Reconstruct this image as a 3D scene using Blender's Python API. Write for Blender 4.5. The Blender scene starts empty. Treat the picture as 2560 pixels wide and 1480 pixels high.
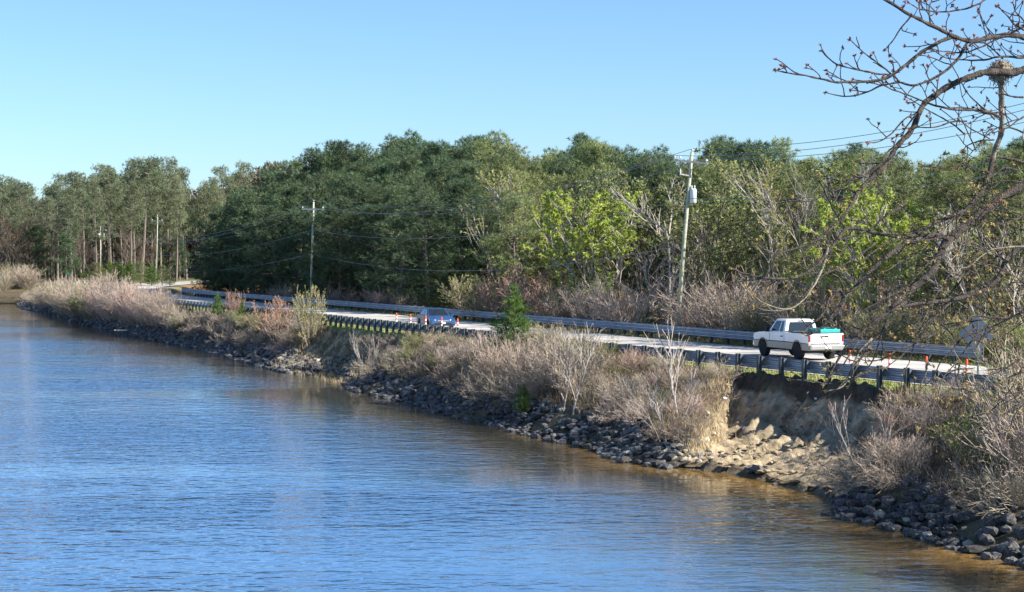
import bpy, bmesh, math, random
import numpy as np
from mathutils import Vector, Matrix, noise
random.seed(7); np.random.seed(7)
R = math.radians
SC = bpy.context.scene
COL = SC.collection
# ------------------------------------------------------------------ camera, sky, sun, exposure
CAMH = 8.0; F = 4400.0; PITCH = math.atan((740 - 641) / F)
cam = bpy.data.cameras.new("camera"); camo = bpy.data.objects.new("camera", cam); COL.objects.link(camo)
cam.lens = 36 * F / 2560; cam.sensor_width = 36; cam.clip_start = 0.1; cam.clip_end = 4000
camo.location = (0, 0, CAMH); camo.rotation_euler = (R(90) - PITCH, 0, 0)
SC.camera = camo
SUN_EL = R(34); SUN_AZ = R(110)            # azimuth clockwise from +Y
W = bpy.data.worlds.new("World"); SC.world = W; W.use_nodes = True
nt = W.node_tree; bg = nt.nodes["Background"]
sky = nt.nodes.new("ShaderNodeTexSky"); sky.sky_type = 'NISHITA'; sky.sun_disc = False
sky.sun_elevation = SUN_EL; sky.sun_rotation = SUN_AZ
sky.air_density = 1.0; sky.dust_density = 0.3; sky.ozone_density = 2.5; sky.altitude = 0
tint = nt.nodes.new("ShaderNodeMix"); tint.data_type = 'RGBA'; tint.blend_type = 'MULTIPLY'; tint.inputs[0].default_value = 1
tint.inputs[7].default_value = (.75, .965, 1.24, 1)
nt.links.new(sky.outputs[0], tint.inputs[6]); nt.links.new(tint.outputs[2], bg.inputs[0]); bg.inputs[1].default_value = 0.064
sl = bpy.data.lights.new("sun", 'SUN'); sl.energy = 5.0; sl.angle = R(0.5); sl.color = (1.0, 0.94, 0.84)
so = bpy.data.objects.new("sun", sl); COL.objects.link(so)
sv = Vector((math.sin(SUN_AZ) * math.cos(SUN_EL), math.cos(SUN_AZ) * math.cos(SUN_EL), math.sin(SUN_EL)))
so.rotation_euler = sv.to_track_quat('Z', 'Y').to_euler()
SC.view_settings.view_transform = 'Standard'; SC.view_settings.look = 'None'
SC.view_settings.exposure = 1.27; SC.view_settings.gamma = 1.0
# ------------------------------------------------------------------ materials
def mat(name, col, rough=0.8, metal=0.0, var=0.0, vscale=3.0, col2=None, bump=0.0, bscale=20.0, objvar=0.0, spec=0.3, coat=0.0, transl=0.0):
    m = bpy.data.materials.new(name); m.use_nodes = True; t = m.node_tree; n = t.nodes; l = t.links
    p = n["Principled BSDF"]; p.inputs["Roughness"].default_value = rough; p.inputs["Metallic"].default_value = metal
    p.inputs["Specular IOR Level"].default_value = spec; p.inputs["Coat Weight"].default_value = coat
    out = None
    if col2 is not None or var > 0:
        tc = n.new("ShaderNodeTexCoord"); nz = n.new("ShaderNodeTexNoise"); nz.inputs["Scale"].default_value = vscale
        nz.inputs["Detail"].default_value = 4
        l.new(tc.outputs["Object"], nz.inputs["Vector"])
        cr = n.new("ShaderNodeValToRGB"); cr.color_ramp.elements[0].position = .36; cr.color_ramp.elements[1].position = .64
        c2 = col2 if col2 is not None else tuple(c * (1 + var) for c in col)
        c1 = col if col2 is not None else tuple(c * (1 - var) for c in col)
        cr.color_ramp.elements[0].color = (*c1, 1); cr.color_ramp.elements[1].color = (*c2, 1)
        l.new(nz.outputs["Fac"], cr.inputs[0]); out = cr.outputs[0]
    if objvar > 0:
        oi = n.new("ShaderNodeObjectInfo"); hs = n.new("ShaderNodeHueSaturation")
        mr = n.new("ShaderNodeMapRange"); mr.inputs[3].default_value = 1 - objvar; mr.inputs[4].default_value = 1 + objvar
        l.new(oi.outputs["Random"], mr.inputs[0]); l.new(mr.outputs[0], hs.inputs["Value"])
        mm = n.new("ShaderNodeMath"); mm.operation = 'MULTIPLY'; mm.inputs[1].default_value = 7.31
        fr = n.new("ShaderNodeMath"); fr.operation = 'FRACT'; l.new(oi.outputs["Random"], mm.inputs[0]); l.new(mm.outputs[0], fr.inputs[0])
        m2 = n.new("ShaderNodeMapRange"); m2.inputs[3].default_value = 0.5 - objvar * .06; m2.inputs[4].default_value = 0.5 + objvar * .06
        l.new(fr.outputs[0], m2.inputs[0]); l.new(m2.outputs[0], hs.inputs["Hue"])
        if out: l.new(out, hs.inputs["Color"])
        else: hs.inputs["Color"].default_value = (*col, 1)
        out = hs.outputs[0]
    if out: l.new(out, p.inputs["Base Color"])
    else: p.inputs["Base Color"].default_value = (*col, 1)
    if bump > 0:
        tc2 = n.new("ShaderNodeTexCoord"); nb = n.new("ShaderNodeTexNoise"); nb.inputs["Scale"].default_value = bscale; nb.inputs["Detail"].default_value = 6
        l.new(tc2.outputs["Object"], nb.inputs["Vector"])
        bm_ = n.new("ShaderNodeBump"); bm_.inputs["Strength"].default_value = bump; bm_.inputs["Distance"].default_value = 0.05
        l.new(nb.outputs["Fac"], bm_.inputs["Height"]); l.new(bm_.outputs[0], p.inputs["Normal"])
    if transl > 0:
        tr = n.new("ShaderNodeBsdfTranslucent"); mx = n.new("ShaderNodeMixShader"); mx.inputs[0].default_value = transl
        if out: l.new(out, tr.inputs[0])
        else: tr.inputs[0].default_value = (*col, 1)
        l.new(p.outputs[0], mx.inputs[1]); l.new(tr.outputs[0], mx.inputs[2]); l.new(mx.outputs[0], n["Material Output"].inputs[0])
    return m
M = dict(
 pine_dark=mat("pine_dark", (.042, .074, .042), .75, var=0, col2=(.145, .20, .098), vscale=1.1, objvar=.22, transl=.25, spec=.15),
 pine_olive=mat("pine_olive", (.105, .135, .052), .75, col2=(.30, .335, .14), vscale=.9, objvar=.22, transl=.28, spec=.15),
 pine_grey=mat("pine_grey", (.10, .125, .070), .75, col2=(.23, .265, .155), vscale=.7, objvar=.2, transl=.28, spec=.15),
 pine_young=mat("pine_young", (.060, .110, .025), .7, col2=(.15, .24, .05), vscale=1.5, objvar=.15, transl=.3, spec=.2),
 leaf_lime=mat("leaf_lime", (.31, .37, .065), .7, col2=(.48, .545, .13), vscale=1.0, objvar=.1, transl=.4, spec=.2),
 leaf_yellow=mat("leaf_yellow", (.26, .27, .10), .7, col2=(.42, .41, .16), vscale=.8, objvar=.15, transl=.35, spec=.2),
 leaf_brown=mat("leaf_brown", (.16, .085, .04), .8, col2=(.25, .14, .07), vscale=.8, transl=.25),
 leaf_red=mat("leaf_red", (.30, .09, .06), .8, col2=(.38, .16, .11), vscale=.8, transl=.3),
 leaf_orange=mat("leaf_orange", (.40, .19, .08), .8, col2=(.45, .27, .12), vscale=.8, transl=.3),
 bud_red=mat("bud_red", (.22, .085, .06), .8),
 bud_gold=mat("bud_gold", (.38, .27, .10), .8, transl=.3),
 bark_pine=mat("bark_pine", (.115, .092, .075), .95, col2=(.23, .195, .165), vscale=6, bump=.6),
 bark_dark=mat("bark_dark", (.075, .06, .05), .95, col2=(.14, .115, .095), vscale=5),
 bark_grey=mat("bark_grey", (.26, .225, .195), .9, col2=(.42, .38, .34), vscale=5),
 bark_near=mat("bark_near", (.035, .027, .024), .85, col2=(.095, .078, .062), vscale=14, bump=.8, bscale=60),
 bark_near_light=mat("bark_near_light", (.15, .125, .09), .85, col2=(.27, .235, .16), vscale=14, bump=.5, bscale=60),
 twig_grey=mat("twig_grey", (.27, .215, .17), .9, col2=(.42, .345, .28), vscale=1.2, objvar=.2),
 twig_tan=mat("twig_tan", (.27, .22, .165), .9, col2=(.40, .335, .26), vscale=1.2, objvar=.2),
 twig_pink=mat("twig_pink", (.36, .24, .195), .9, col2=(.44, .33, .27), vscale=1.2, objvar=.15),
 twig_olive=mat("twig_olive", (.16, .155, .075), .9, col2=(.28, .26, .13), vscale=1.2, objvar=.2),
 straw=mat("straw", (.36, .28, .15), .9, col2=(.52, .42, .25), vscale=2, objvar=.1),
 rock=mat("rock", (.024, .025, .028), .9, col2=(.125, .12, .115), vscale=4, bump=.5, bscale=10, objvar=.45),
 rock_light=mat("rock_light", (.24, .205, .15), .9, col2=(.46, .41, .33), vscale=4, bump=.4, bscale=10, objvar=.1),
 galv=mat("galvanised_steel", (.27, .31, .37), .5, .55, var=.16, vscale=1.4, bump=.1, bscale=5),
 post=mat("guardrail_post", (.09, .11, .12), .7, .3, var=.25, vscale=3, objvar=.15),
 wood=mat("pole_wood", (.28, .29, .21), .9, col2=(.42, .44, .33), vscale=5, bump=.3),
 woodlight=mat("arm_wood", (.48, .46, .40), .85, var=.12, vscale=6),
 porcelain=mat("porcelain", (.55, .60, .66), .3),
 can=mat("transformer_paint", (.52, .58, .60), .45, .1),
 wire=mat("wire", (.26, .27, .28), .6, .3),
 white_paint=mat("truck_white", (.78, .79, .80), .32, 0, var=.03, vscale=2, coat=.4),
 tan_paint=mat("truck_tan", (.28, .26, .24), .4, .3, var=.06),
 blue_paint=mat("sedan_paint", (.025, .07, .17), .38, .1, var=.04, coat=.25),
 glass=mat("car_glass", (.015, .02, .025), .06, spec=.6),
 rubber=mat("tyre_rubber", (.018, .018, .02), .85),
 rim=mat("wheel_rim", (.28, .29, .30), .35, .8),
 chrome=mat("chrome", (.62, .62, .62), .22, .9),
 black=mat("black_plastic", (.02, .02, .022), .6),
 red_lamp=mat("red_lamp", (.24, .02, .02), .25, spec=.5),
 clear_lamp=mat("clear_lamp", (.75, .78, .8), .12, spec=.6),
 teal=mat("teal_board", (.03, .36, .33), .5, var=.1, vscale=3),
 orange=mat("orange_plastic", (.75, .085, .03), .55),
 white_band=mat("reflective_white", (.8, .8, .78), .4),
 sign_back=mat("sign_aluminium", (.30, .30, .315), .6, .2, var=.06),
 sign_green=mat("sign_green", (.04, .22, .16), .5),
 white=mat("white_plastic", (.75, .8, .86), .5),
 nest=mat("nest_fibre", (.12, .10, .075), .95, col2=(.34, .29, .2), vscale=20),
 plate=mat("number_plate", (.7, .72, .72), .4),
)
# ------------------------------------------------------------------ mesh helper
class MB:
    def __init__(s): s.v = []; s.f = []
    def quad(s, a, b, c, d):
        i = len(s.v); s.v += [tuple(a), tuple(b), tuple(c), tuple(d)]; s.f.append((i, i + 1, i + 2, i + 3))
    def tri(s, a, b, c):
        i = len(s.v); s.v += [tuple(a), tuple(b), tuple(c)]; s.f.append((i, i + 1, i + 2))
    def tube(s, pts, rad, sides=4, cap=True):
        pts = [Vector(p) for p in pts]; n = len(pts); base = len(s.v); prev = None
        for k in range(n):
            d = (pts[min(k + 1, n - 1)] - pts[max(k - 1, 0)])
            if d.length < 1e-9: d = Vector((0, 0, 1))
            d.normalize()
            if prev is None:
                a = Vector((0, 0, 1)) if abs(d.z) < .9 else Vector((1, 0, 0)); u = d.cross(a).normalized()
            else:
                u = prev - d * prev.dot(d)
                u = u.normalized() if u.length > 1e-6 else d.orthogonal().normalized()
            prev = u; w = d.cross(u); r = rad[k] if hasattr(rad, '__len__') else rad
            for j in range(sides):
                t = 2 * math.pi * j / sides
                p = pts[k] + (u * math.cos(t) + w * math.sin(t)) * r; s.v.append((p.x, p.y, p.z))
        for k in range(n - 1):
            for j in range(sides):
                a = base + k * sides + j; b = base + k * sides + (j + 1) % sides
                s.f.append((a, b, b + sides, a + sides))
        if cap:
            s.f.append(tuple(base + j for j in range(sides))[::-1]); s.f.append(tuple(base + (n - 1) * sides + j for j in range(sides)))
    def box(s, c, size, m=None):
        c = Vector(c); hx, hy, hz = [q / 2 for q in size]; i = len(s.v)
        for dz in (-hz, hz):
            for dx, dy in ((-hx, -hy), (hx, -hy), (hx, hy), (-hx, hy)):
                p = Vector((dx, dy, dz)); p = (m @ p if m else p) + c; s.v.append(tuple(p))
        for f in ((3, 2, 1, 0), (4, 5, 6, 7), (0, 1, 5, 4), (1, 2, 6, 5), (2, 3, 7, 6), (3, 0, 4, 7)): s.f.append(tuple(i + q for q in f))
    def hexa(s, b, t):       # bottom 4, top 4 points
        i = len(s.v); s.v += [tuple(p) for p in b] + [tuple(p) for p in t]
        for f in ((3, 2, 1, 0), (4, 5, 6, 7), (0, 1, 5, 4), (1, 2, 6, 5), (2, 3, 7, 6), (3, 0, 4, 7)): s.f.append(tuple(i + q for q in f))
    def profile(s, pts, y0, y1):      # (x,z) outline extruded along y
        i = len(s.v); n = len(pts)
        s.v += [(x, y0, z) for x, z in pts] + [(x, y1, z) for x, z in pts]
        s.f.append(tuple(range(i, i + n))); s.f.append(tuple(range(i + 2 * n - 1, i + n - 1, -1)))
        for k in range(n):
            a = i + k; b = i + (k + 1) % n; s.f.append((b, a, a + n, b + n))
    def lathe(s, prof, c=(0, 0, 0), axis='z', sides=20):
        i = len(s.v); n = len(prof); c = Vector(c)
        for r, h in prof:
            for j in range(sides):
                t = 2 * math.pi * j / sides; a, b = r * math.cos(t), r * math.sin(t)
                p = Vector((a, b, h)) if axis == 'z' else Vector((a, h, b)); s.v.append(tuple(p + c))
        for k in range(n - 1):
            for j in range(sides):
                a = i + k * sides + j; b = i + k * sides + (j + 1) % sides; s.f.append((a, b, b + sides, a + sides))
        s.f.append(tuple(i + j for j in range(sides))[::-1]); s.f.append(tuple(i + (n - 1) * sides + j for j in range(sides)))
    def mesh(s, name, m, smooth=False):
        me = bpy.data.meshes.new(name); me.from_pydata(s.v, [], s.f); me.materials.append(m)
        if smooth:
            me.polygons.foreach_set("use_smooth", [True] * len(me.polygons))
        me.update(); return me
def link(name, me, parent=None):
    o = bpy.data.objects.new(name, me); COL.objects.link(o)
    if parent: o.parent = parent
    return o
def part(name, mb, m, parent, smooth=False, bevel=0):
    me = mb.mesh(name, m, smooth)
    if bevel:
        b = bmesh.new(); b.from_mesh(me); bmesh.ops.remove_doubles(b, verts=b.verts, dist=1e-5)
        bmesh.ops.recalc_face_normals(b, faces=b.faces)
        es = [e for e in b.edges if len(e.link_faces) == 2 and e.calc_face_angle(0) > .6]
        bmesh.ops.bevel(b, geom=es, offset=bevel, segments=2, affect='EDGES', profile=.6); b.to_mesh(me); b.free()
    return link(name, me, parent)
def tag(o, label=None, cat=None, group=None, kind=None):
    for k, v in (('label', label), ('category', cat), ('group', group), ('kind', kind)):
        if v: o[k] = v
    return o
def empty(name, loc=(0, 0, 0), rz=0, label=None, cat=None, group=None):
    o = bpy.data.objects.new(name, None); COL.objects.link(o); o.location = loc; o.rotation_euler = (0, 0, rz)
    o.empty_display_size = .2
    return tag(o, label, cat, group)
def copy_tree(o, parent=None):
    c = o.copy(); COL.objects.link(c); c.parent = parent
    for ch in list(o.children): copy_tree(ch, c)
    return c
def rnd(a, b): return random.uniform(a, b)
# ------------------------------------------------------------------ photograph geometry -> world
def ray(px, py):
    cx = (px - 1280) / F; cy = (740 - py) / F; c, s_ = math.cos(PITCH), math.sin(PITCH)
    d = Vector((cx, c + cy * s_, -s_ + cy * c)); return d / d.y
def at_z(px, py, z):
    d = ray(px, py); t = (z - CAMH) / d.z; return Vector((d.x * t, d.y * t, z))
def at_d(px, py, D):
    d = ray(px, py); return Vector((d.x * D, D, CAMH + d.z * D))
def z_of(py, D): return CAMH + ray(1280, py).z * D
def px_of(x, y): return 1280 + F * x / y
# near guardrail line in plan
ctrl = [(56, -12), (40.5, 19), (31, 37), (21.3, 55), (15.4, 66), (11.9, 72.7), (4.7, 87), (-5, 109), (-21.5, 148), (-37, 183), (-54, 224), (-66, 262), (-71, 300), (-70, 340), (-55, 400), (10, 520), (90, 620)]
def catmull(P, n=12):
    P = [Vector((*p, 0)) if len(p) == 2 else Vector(p) for p in P]; Q = [2 * P[0] - P[1]] + P + [2 * P[-1] - P[-2]]; out = []
    for i in range(1, len(Q) - 2):
        for k in range(n):
            t = k / n; a, b, c, d = Q[i - 1:i + 3]
            out.append(.5 * ((2 * b) + (c - a) * t + (2 * a - 5 * b + 4 * c - d) * t * t + (3 * b - a - 3 * c + d) * t ** 3))
    out.append(P[-1]); return out
_c = np.array([(p.x, p.y) for p in catmull(ctrl, 20)])
_s = np.concatenate([[0], np.cumsum(np.hypot(*np.diff(_c, axis=0).T))])
SS = np.arange(0, _s[-1], .5)
for _ in range(2):
    RX = np.interp(SS, _s, _c[:, 0]); RY = np.interp(SS, _s, _c[:, 1])
k_ = np.ones(41) / 41
RX = np.convolve(np.pad(RX, 20, mode='reflect', reflect_type='odd'), k_, 'valid'); RY = np.convolve(np.pad(RY, 20, mode='reflect', reflect_type='odd'), k_, 'valid')
TX = np.gradient(RX); TY = np.gradient(RY); L_ = np.hypot(TX, TY); TX /= L_; TY /= L_; NX = TY; NY = -TX
def sr_pt(s, r):
    return np.interp(s, SS, RX) + r * np.interp(s, SS, NX), np.interp(s, SS, RY) + r * np.interp(s, SS, NY)
def tang(s): return float(np.interp(s, SS, TX)), float(np.interp(s, SS, TY))
def to_sr(x, y):
    x = np.atleast_1d(np.asarray(x, float)); y = np.atleast_1d(np.asarray(y, float)); so_ = np.empty_like(x); ro = np.empty_like(x)
    for a in range(0, len(x), 4000):
        xa = x[a:a + 4000, None]; ya = y[a:a + 4000, None]; i = np.argmin((xa - RX[None, ::2]) ** 2 + (ya - RY[None, ::2]) ** 2, axis=1) * 2
        dx = x[a:a + 4000] - RX[i]; dy = y[a:a + 4000] - RY[i]
        so_[a:a + 4000] = SS[i] + dx * TX[i] + dy * TY[i]; ro[a:a + 4000] = dx * NX[i] + dy * NY[i]
    return so_, ro
def s_at_y(yy): return float(np.interp(yy, RY, SS))
shore_px = [(51, 764), (150, 787), (302, 833), (400, 853), (508, 874), (600, 900), (705, 929), (800, 938), (858, 946), (889, 977), (1000, 1000), (1055, 1012), (1142, 1042), (1229, 1055),
            (1325, 1086), (1469, 1116), (1500, 1128), (1563, 1153), (1689, 1170), (1857, 1187), (1942, 1212), (2059, 1240), (2089, 1286), (2278, 1330), (2383, 1359), (2425, 1380), (2560, 1406)]
shp = [at_z(px, py, 0) for px, py in shore_px]
ss_, rr_ = to_sr([p.x for p in shp], [p.y for p in shp])
o_ = np.argsort(ss_); WS = ss_[o_]; WR = -rr_[o_]
WS = np.concatenate([[0, s_at_y(19), s_at_y(36)], WS, [WS[-1] + 14, WS[-1] + 22, WS[-1] + 60, 9999]]); WR = np.concatenate([[40, 30, 16], WR, [WR[-1] + 3, 60, 500, 500]])
def Wd(s): return np.maximum(np.interp(s, WS, WR), 2.2)
H1 = (s_at_y(66.8), s_at_y(76.9)); H2 = (s_at_y(108), s_at_y(128))
def sm(x): x = np.clip(x, 0, 1); return x * x * (3 - 2 * x)
SHEAR = .98
def hollow(s, r):
    q = s + SHEAR * np.clip(-np.asarray(r, float), 0, 9)
    a = sm((q - H1[0]) / 1.6) * sm((H1[1] - q) / 1.0); b = sm((s - H2[0]) / 3) * sm((H2[1] - s) / 2.5) * .9
    return a, b
SFAR = s_at_y(290)
def height(x, y, s=None, r=None):
    if s is None: s, r = to_sr(x, y)
    w = Wd(s); d = r + w                                       # distance inland of the waterline
    crest = np.minimum(.9, w * .2)
    t = np.clip((d - 1.7) / np.maximum(w - 1.7 - crest, .3), 0, 1)
    bank = np.where(d < 1.7, 1.0 * np.clip(d, 0, 1.7) / 1.7, 1.0 + 1.9 * t)
    far = sm((s - SFAR) / 40)
    bank = np.where(s > SFAR + 20, np.minimum(bank, .9 + np.clip(d, 0, 200) * .035), bank)
    hs = np.where(r > -.6, 2.9, np.where(r > -.8, 2.9 - (-.6 - r) * 2.6, np.where(r > -1.9, 2.38 - (-.8 - r) * 1.15, np.where(r > -3.6, 1.115 - (-1.9 - r) * .35, np.clip(d / .25, 0, 1) * .2 + np.clip(d / np.maximum(w - 3.6, .5), 0, 1) * .32))))
    a, b = hollow(s, r); k = np.clip(np.maximum(a, b), 0, 1)
    bank = bank * (1 - k) + np.minimum(hs, bank + .3) * k
    under = np.maximum(d * np.interp(s, [s_at_y(72), s_at_y(82), s_at_y(120)], [.05, .11, .2]), -2.5)
    z = np.where(d < 0, under, bank)
    land = np.where(r < 14.5, 2.9, 2.9 - .9 * sm((r - 14.5) / 4) + .02 * np.clip(r - 20, 0, 200))
    land = land + far * 1.0 * sm((r - 12) / 10)
    z = np.where(r > -.02, land, z)
    return z
def gz(x, y): return float(height([x], [y])[0])
def at_r(px, r):                    # the point at offset r from the near guardrail on the sight line px
    D = np.arange(35, 520, .25); x = (px - 1280) / F * D; _, rr = to_sr(x, D)
    i = int(np.argmax(rr > r)) if (rr > r).any() else len(D) - 1
    return float(x[i]), float(D[i])
def at_ground(px, py):
    d = ray(px, py); D = np.arange(35, 450, .1); z = CAMH + d.z * D; h = np.maximum(height(d.x * D, D), 0)
    i = int(np.argmax(h >= z)); return Vector((d.x * D[i], D[i], h[i]))
# ------------------------------------------------------------------ ground
def build_ground():
    s_list = np.concatenate([np.arange(0, s_at_y(40), 4), np.arange(s_at_y(40), s_at_y(56), .4), np.arange(s_at_y(56), s_at_y(79), .16), np.arange(s_at_y(79), s_at_y(140), .4), np.arange(s_at_y(140), s_at_y(300), 1.0), np.arange(s_at_y(300), SS[-1], 8)])
    r_land = np.concatenate([[0, .6, 1.3, 2, 4, 8, 12, 13, 14, 15, 16, 17, 18.5, 20], np.arange(23, 80, 3.5), [90, 110, 140, 200, 300, 700]])
    rows = []
    for s in s_list:
        w = float(Wd(s)); a = np.concatenate([[-w - 400, -w - 60, -w - 22], -w - np.array([14, 10, 7, 5, 3.5, 2.4, 1.5, .8, .3, .02]), -w + np.array([.12, .26]), -w + np.linspace(0, 1, 46)[:-1] * w])
        rows.append(np.concatenate([a, r_land]))
    rr = np.array(rows); n, m = rr.shape; sg = np.repeat(s_list, m); rf = rr.ravel()
    x, y = sr_pt(sg, rf); z = height(x, y, sg, rf)
    w = Wd(sg); cols = np.zeros((len(x), 4)); cols[:, 3] = 1
    a, b = hollow(sg, rf); k = np.maximum(a, b)
    for i in range(len(x)):
        d = rf[i] + w[i]; xi, yi = x[i], y[i]
        nz = noise.noise((xi * .5, yi * .5, 0)); n2 = noise.noise((xi * 1.7, yi * 1.7, 3))
        if 0 < d and rf[i] < -.3:
            z[i] += nz * .18 + n2 * .12
            if k[i] > .2:
                rg = noise.noise((sg[i] * 1.1, rf[i] * .3, 9)) + .6 * noise.noise((sg[i] * 2.6, rf[i] * .5, 4)); z[i] += rg * .5 * k[i] * min(1, max(0, (-rf[i] - .5))) * min(1, max(0, d / 2.5)); z[i] += .30 * k[i] * (abs(noise.noise((xi * 2.3, yi * 2.3, 1))) + .6 * abs(noise.noise((xi * 5.1, yi * 5.1, 6)))) * min(1, d / 2)
        elif rf[i] > 16: z[i] += nz * .3
        if d < -.2: c = (.34 + .12 * n2, .26 + .09 * n2, .13 + .05 * n2)
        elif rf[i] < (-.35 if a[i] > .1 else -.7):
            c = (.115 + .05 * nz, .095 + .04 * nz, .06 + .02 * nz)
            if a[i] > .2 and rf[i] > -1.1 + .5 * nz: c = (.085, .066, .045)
            if a[i] > .2 and rf[i] < -.95:
                q = min(1, a[i] * 1.3) * min(1, max(0, .8 + n2 * 1.1)); e = (.40 + .07 * nz, .32 + .06 * nz, .21 + .04 * nz); c = tuple(c[j] * (1 - q) + e[j] * q for j in range(3))
            if b[i] > .3 and n2 > 0: c = (.34, .28, .17)
            if d < 1.5 and a[i] > .3: c = (.37, .29, .18) if d > .3 else (.15, .12, .08)
        elif rf[i] < 2.4: c = (.20 + .05 * n2, .235 + .05 * n2, .08)
        elif rf[i] < 13.6: c = (.12, .12, .12)
        elif rf[i] < 16: c = (.21, .20, .10)
        elif rf[i] < 19: c = (.16, .13, .07)
        else: c = (.15 + .05 * nz, .095 + .03 * nz, .05)
        if sg[i] > SFAR and rf[i] > 14: c = (.24 + .06 * nz, .15 + .03 * nz, .07)
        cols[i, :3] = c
    me = bpy.data.meshes.new("ground"); f = []
    for i in range(n - 1):
        for j in range(m - 1):
            q = i * m + j; f.append((q, q + 1, q + m + 1, q + m))
    me.from_pydata(list(zip(x, y, z)), [], f)
    at = me.color_attributes.new("Col", 'FLOAT_COLOR', 'POINT'); at.data.foreach_set("color", cols.ravel())
    mm = bpy.data.materials.new("ground"); mm.use_nodes = True; t = mm.node_tree; p = t.nodes["Principled BSDF"]; p.inputs["Roughness"].default_value = .95
    p.inputs["Specular IOR Level"].default_value = .1
    ca = t.nodes.new("ShaderNodeVertexColor"); ca.layer_name = "Col"
    tc = t.nodes.new("ShaderNodeTexCoord"); nz_ = t.nodes.new("ShaderNodeTexNoise"); nz_.inputs["Scale"].default_value = 3.2; nz_.inputs["Detail"].default_value = 8; nz_.inputs["Roughness"].default_value = .7
    t.links.new(tc.outputs["Object"], nz_.inputs["Vector"])
    mr = t.nodes.new("ShaderNodeMapRange"); mr.inputs[1].default_value = .3; mr.inputs[2].default_value = .7; mr.inputs[3].default_value = .45; mr.inputs[4].default_value = 1.5
    t.links.new(nz_.outputs["Fac"], mr.inputs[0])
    mx = t.nodes.new("ShaderNodeVectorMath"); mx.operation = 'SCALE'; t.links.new(ca.outputs[0], mx.inputs[0]); t.links.new(mr.outputs[0], mx.inputs["Scale"])
    t.links.new(mx.outputs[0], p.inputs["Base Color"])
    bp = t.nodes.new("ShaderNodeBump"); bp.inputs["Strength"].default_value = .9; bp.inputs["Distance"].default_value = .15
    t.links.new(nz_.outputs["Fac"], bp.inputs["Height"]); t.links.new(bp.outputs[0], p.inputs["Normal"])
    me.materials.append(mm); me.polygons.foreach_set("use_smooth", [True] * len(me.polygons))
    tag(link("ground", me), kind="structure")
build_ground()
def strip(name, r0, r1, z, m, s0, s1, step=2.0, dash=None):
    v = []; f = []; s = s0; seg = []
    ss = np.arange(s0, s1, step)
    for k, s in enumerate(ss):
        for r in (r0, r1):
            x, y = sr_pt(s, r); v.append((float(x), float(y), z))
        if k: q = 2 * k; f.append((q - 2, q - 1, q + 1, q))
    me = bpy.data.meshes.new(name); me.from_pydata(v, [], f); me.materials.append(m); return me
road_m = mat("road_surface", (.36, .335, .30), .85, col2=(.50, .47, .43), vscale=.5, bump=.2, bscale=40)
tag(link("road", strip("road", 2.3, 12.4, 2.94, road_m, s_at_y(0), s_at_y(560))), kind="structure")
line_w = mat("line_white", (.78, .78, .76), .6); line_y = mat("line_yellow", (.62, .42, .08), .6)
mm_ = bpy.data.meshes.new("road_markings"); vv = []; ff = []; mi = []
for (r0, r1, im) in ((2.9, 3.02, 0), (10.5, 10.62, 0), (6.62, 6.72, 1), (6.86, 6.96, 1)):
    me = strip("t", r0, r1, 2.946, line_w, s_at_y(0), s_at_y(560)); b0 = len(vv)
    vv += [tuple(v.co) for v in me.vertices]; ff += [tuple(b0 + q for q in p.vertices) for p in me.polygons]; mi += [im] * len(me.polygons)
mm_.from_pydata(vv, [], ff); mm_.materials.append(line_w); mm_.materials.append(line_y); mm_.polygons.foreach_set("material_index", mi)
tag(link("road_markings", mm_), kind="structure")
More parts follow.
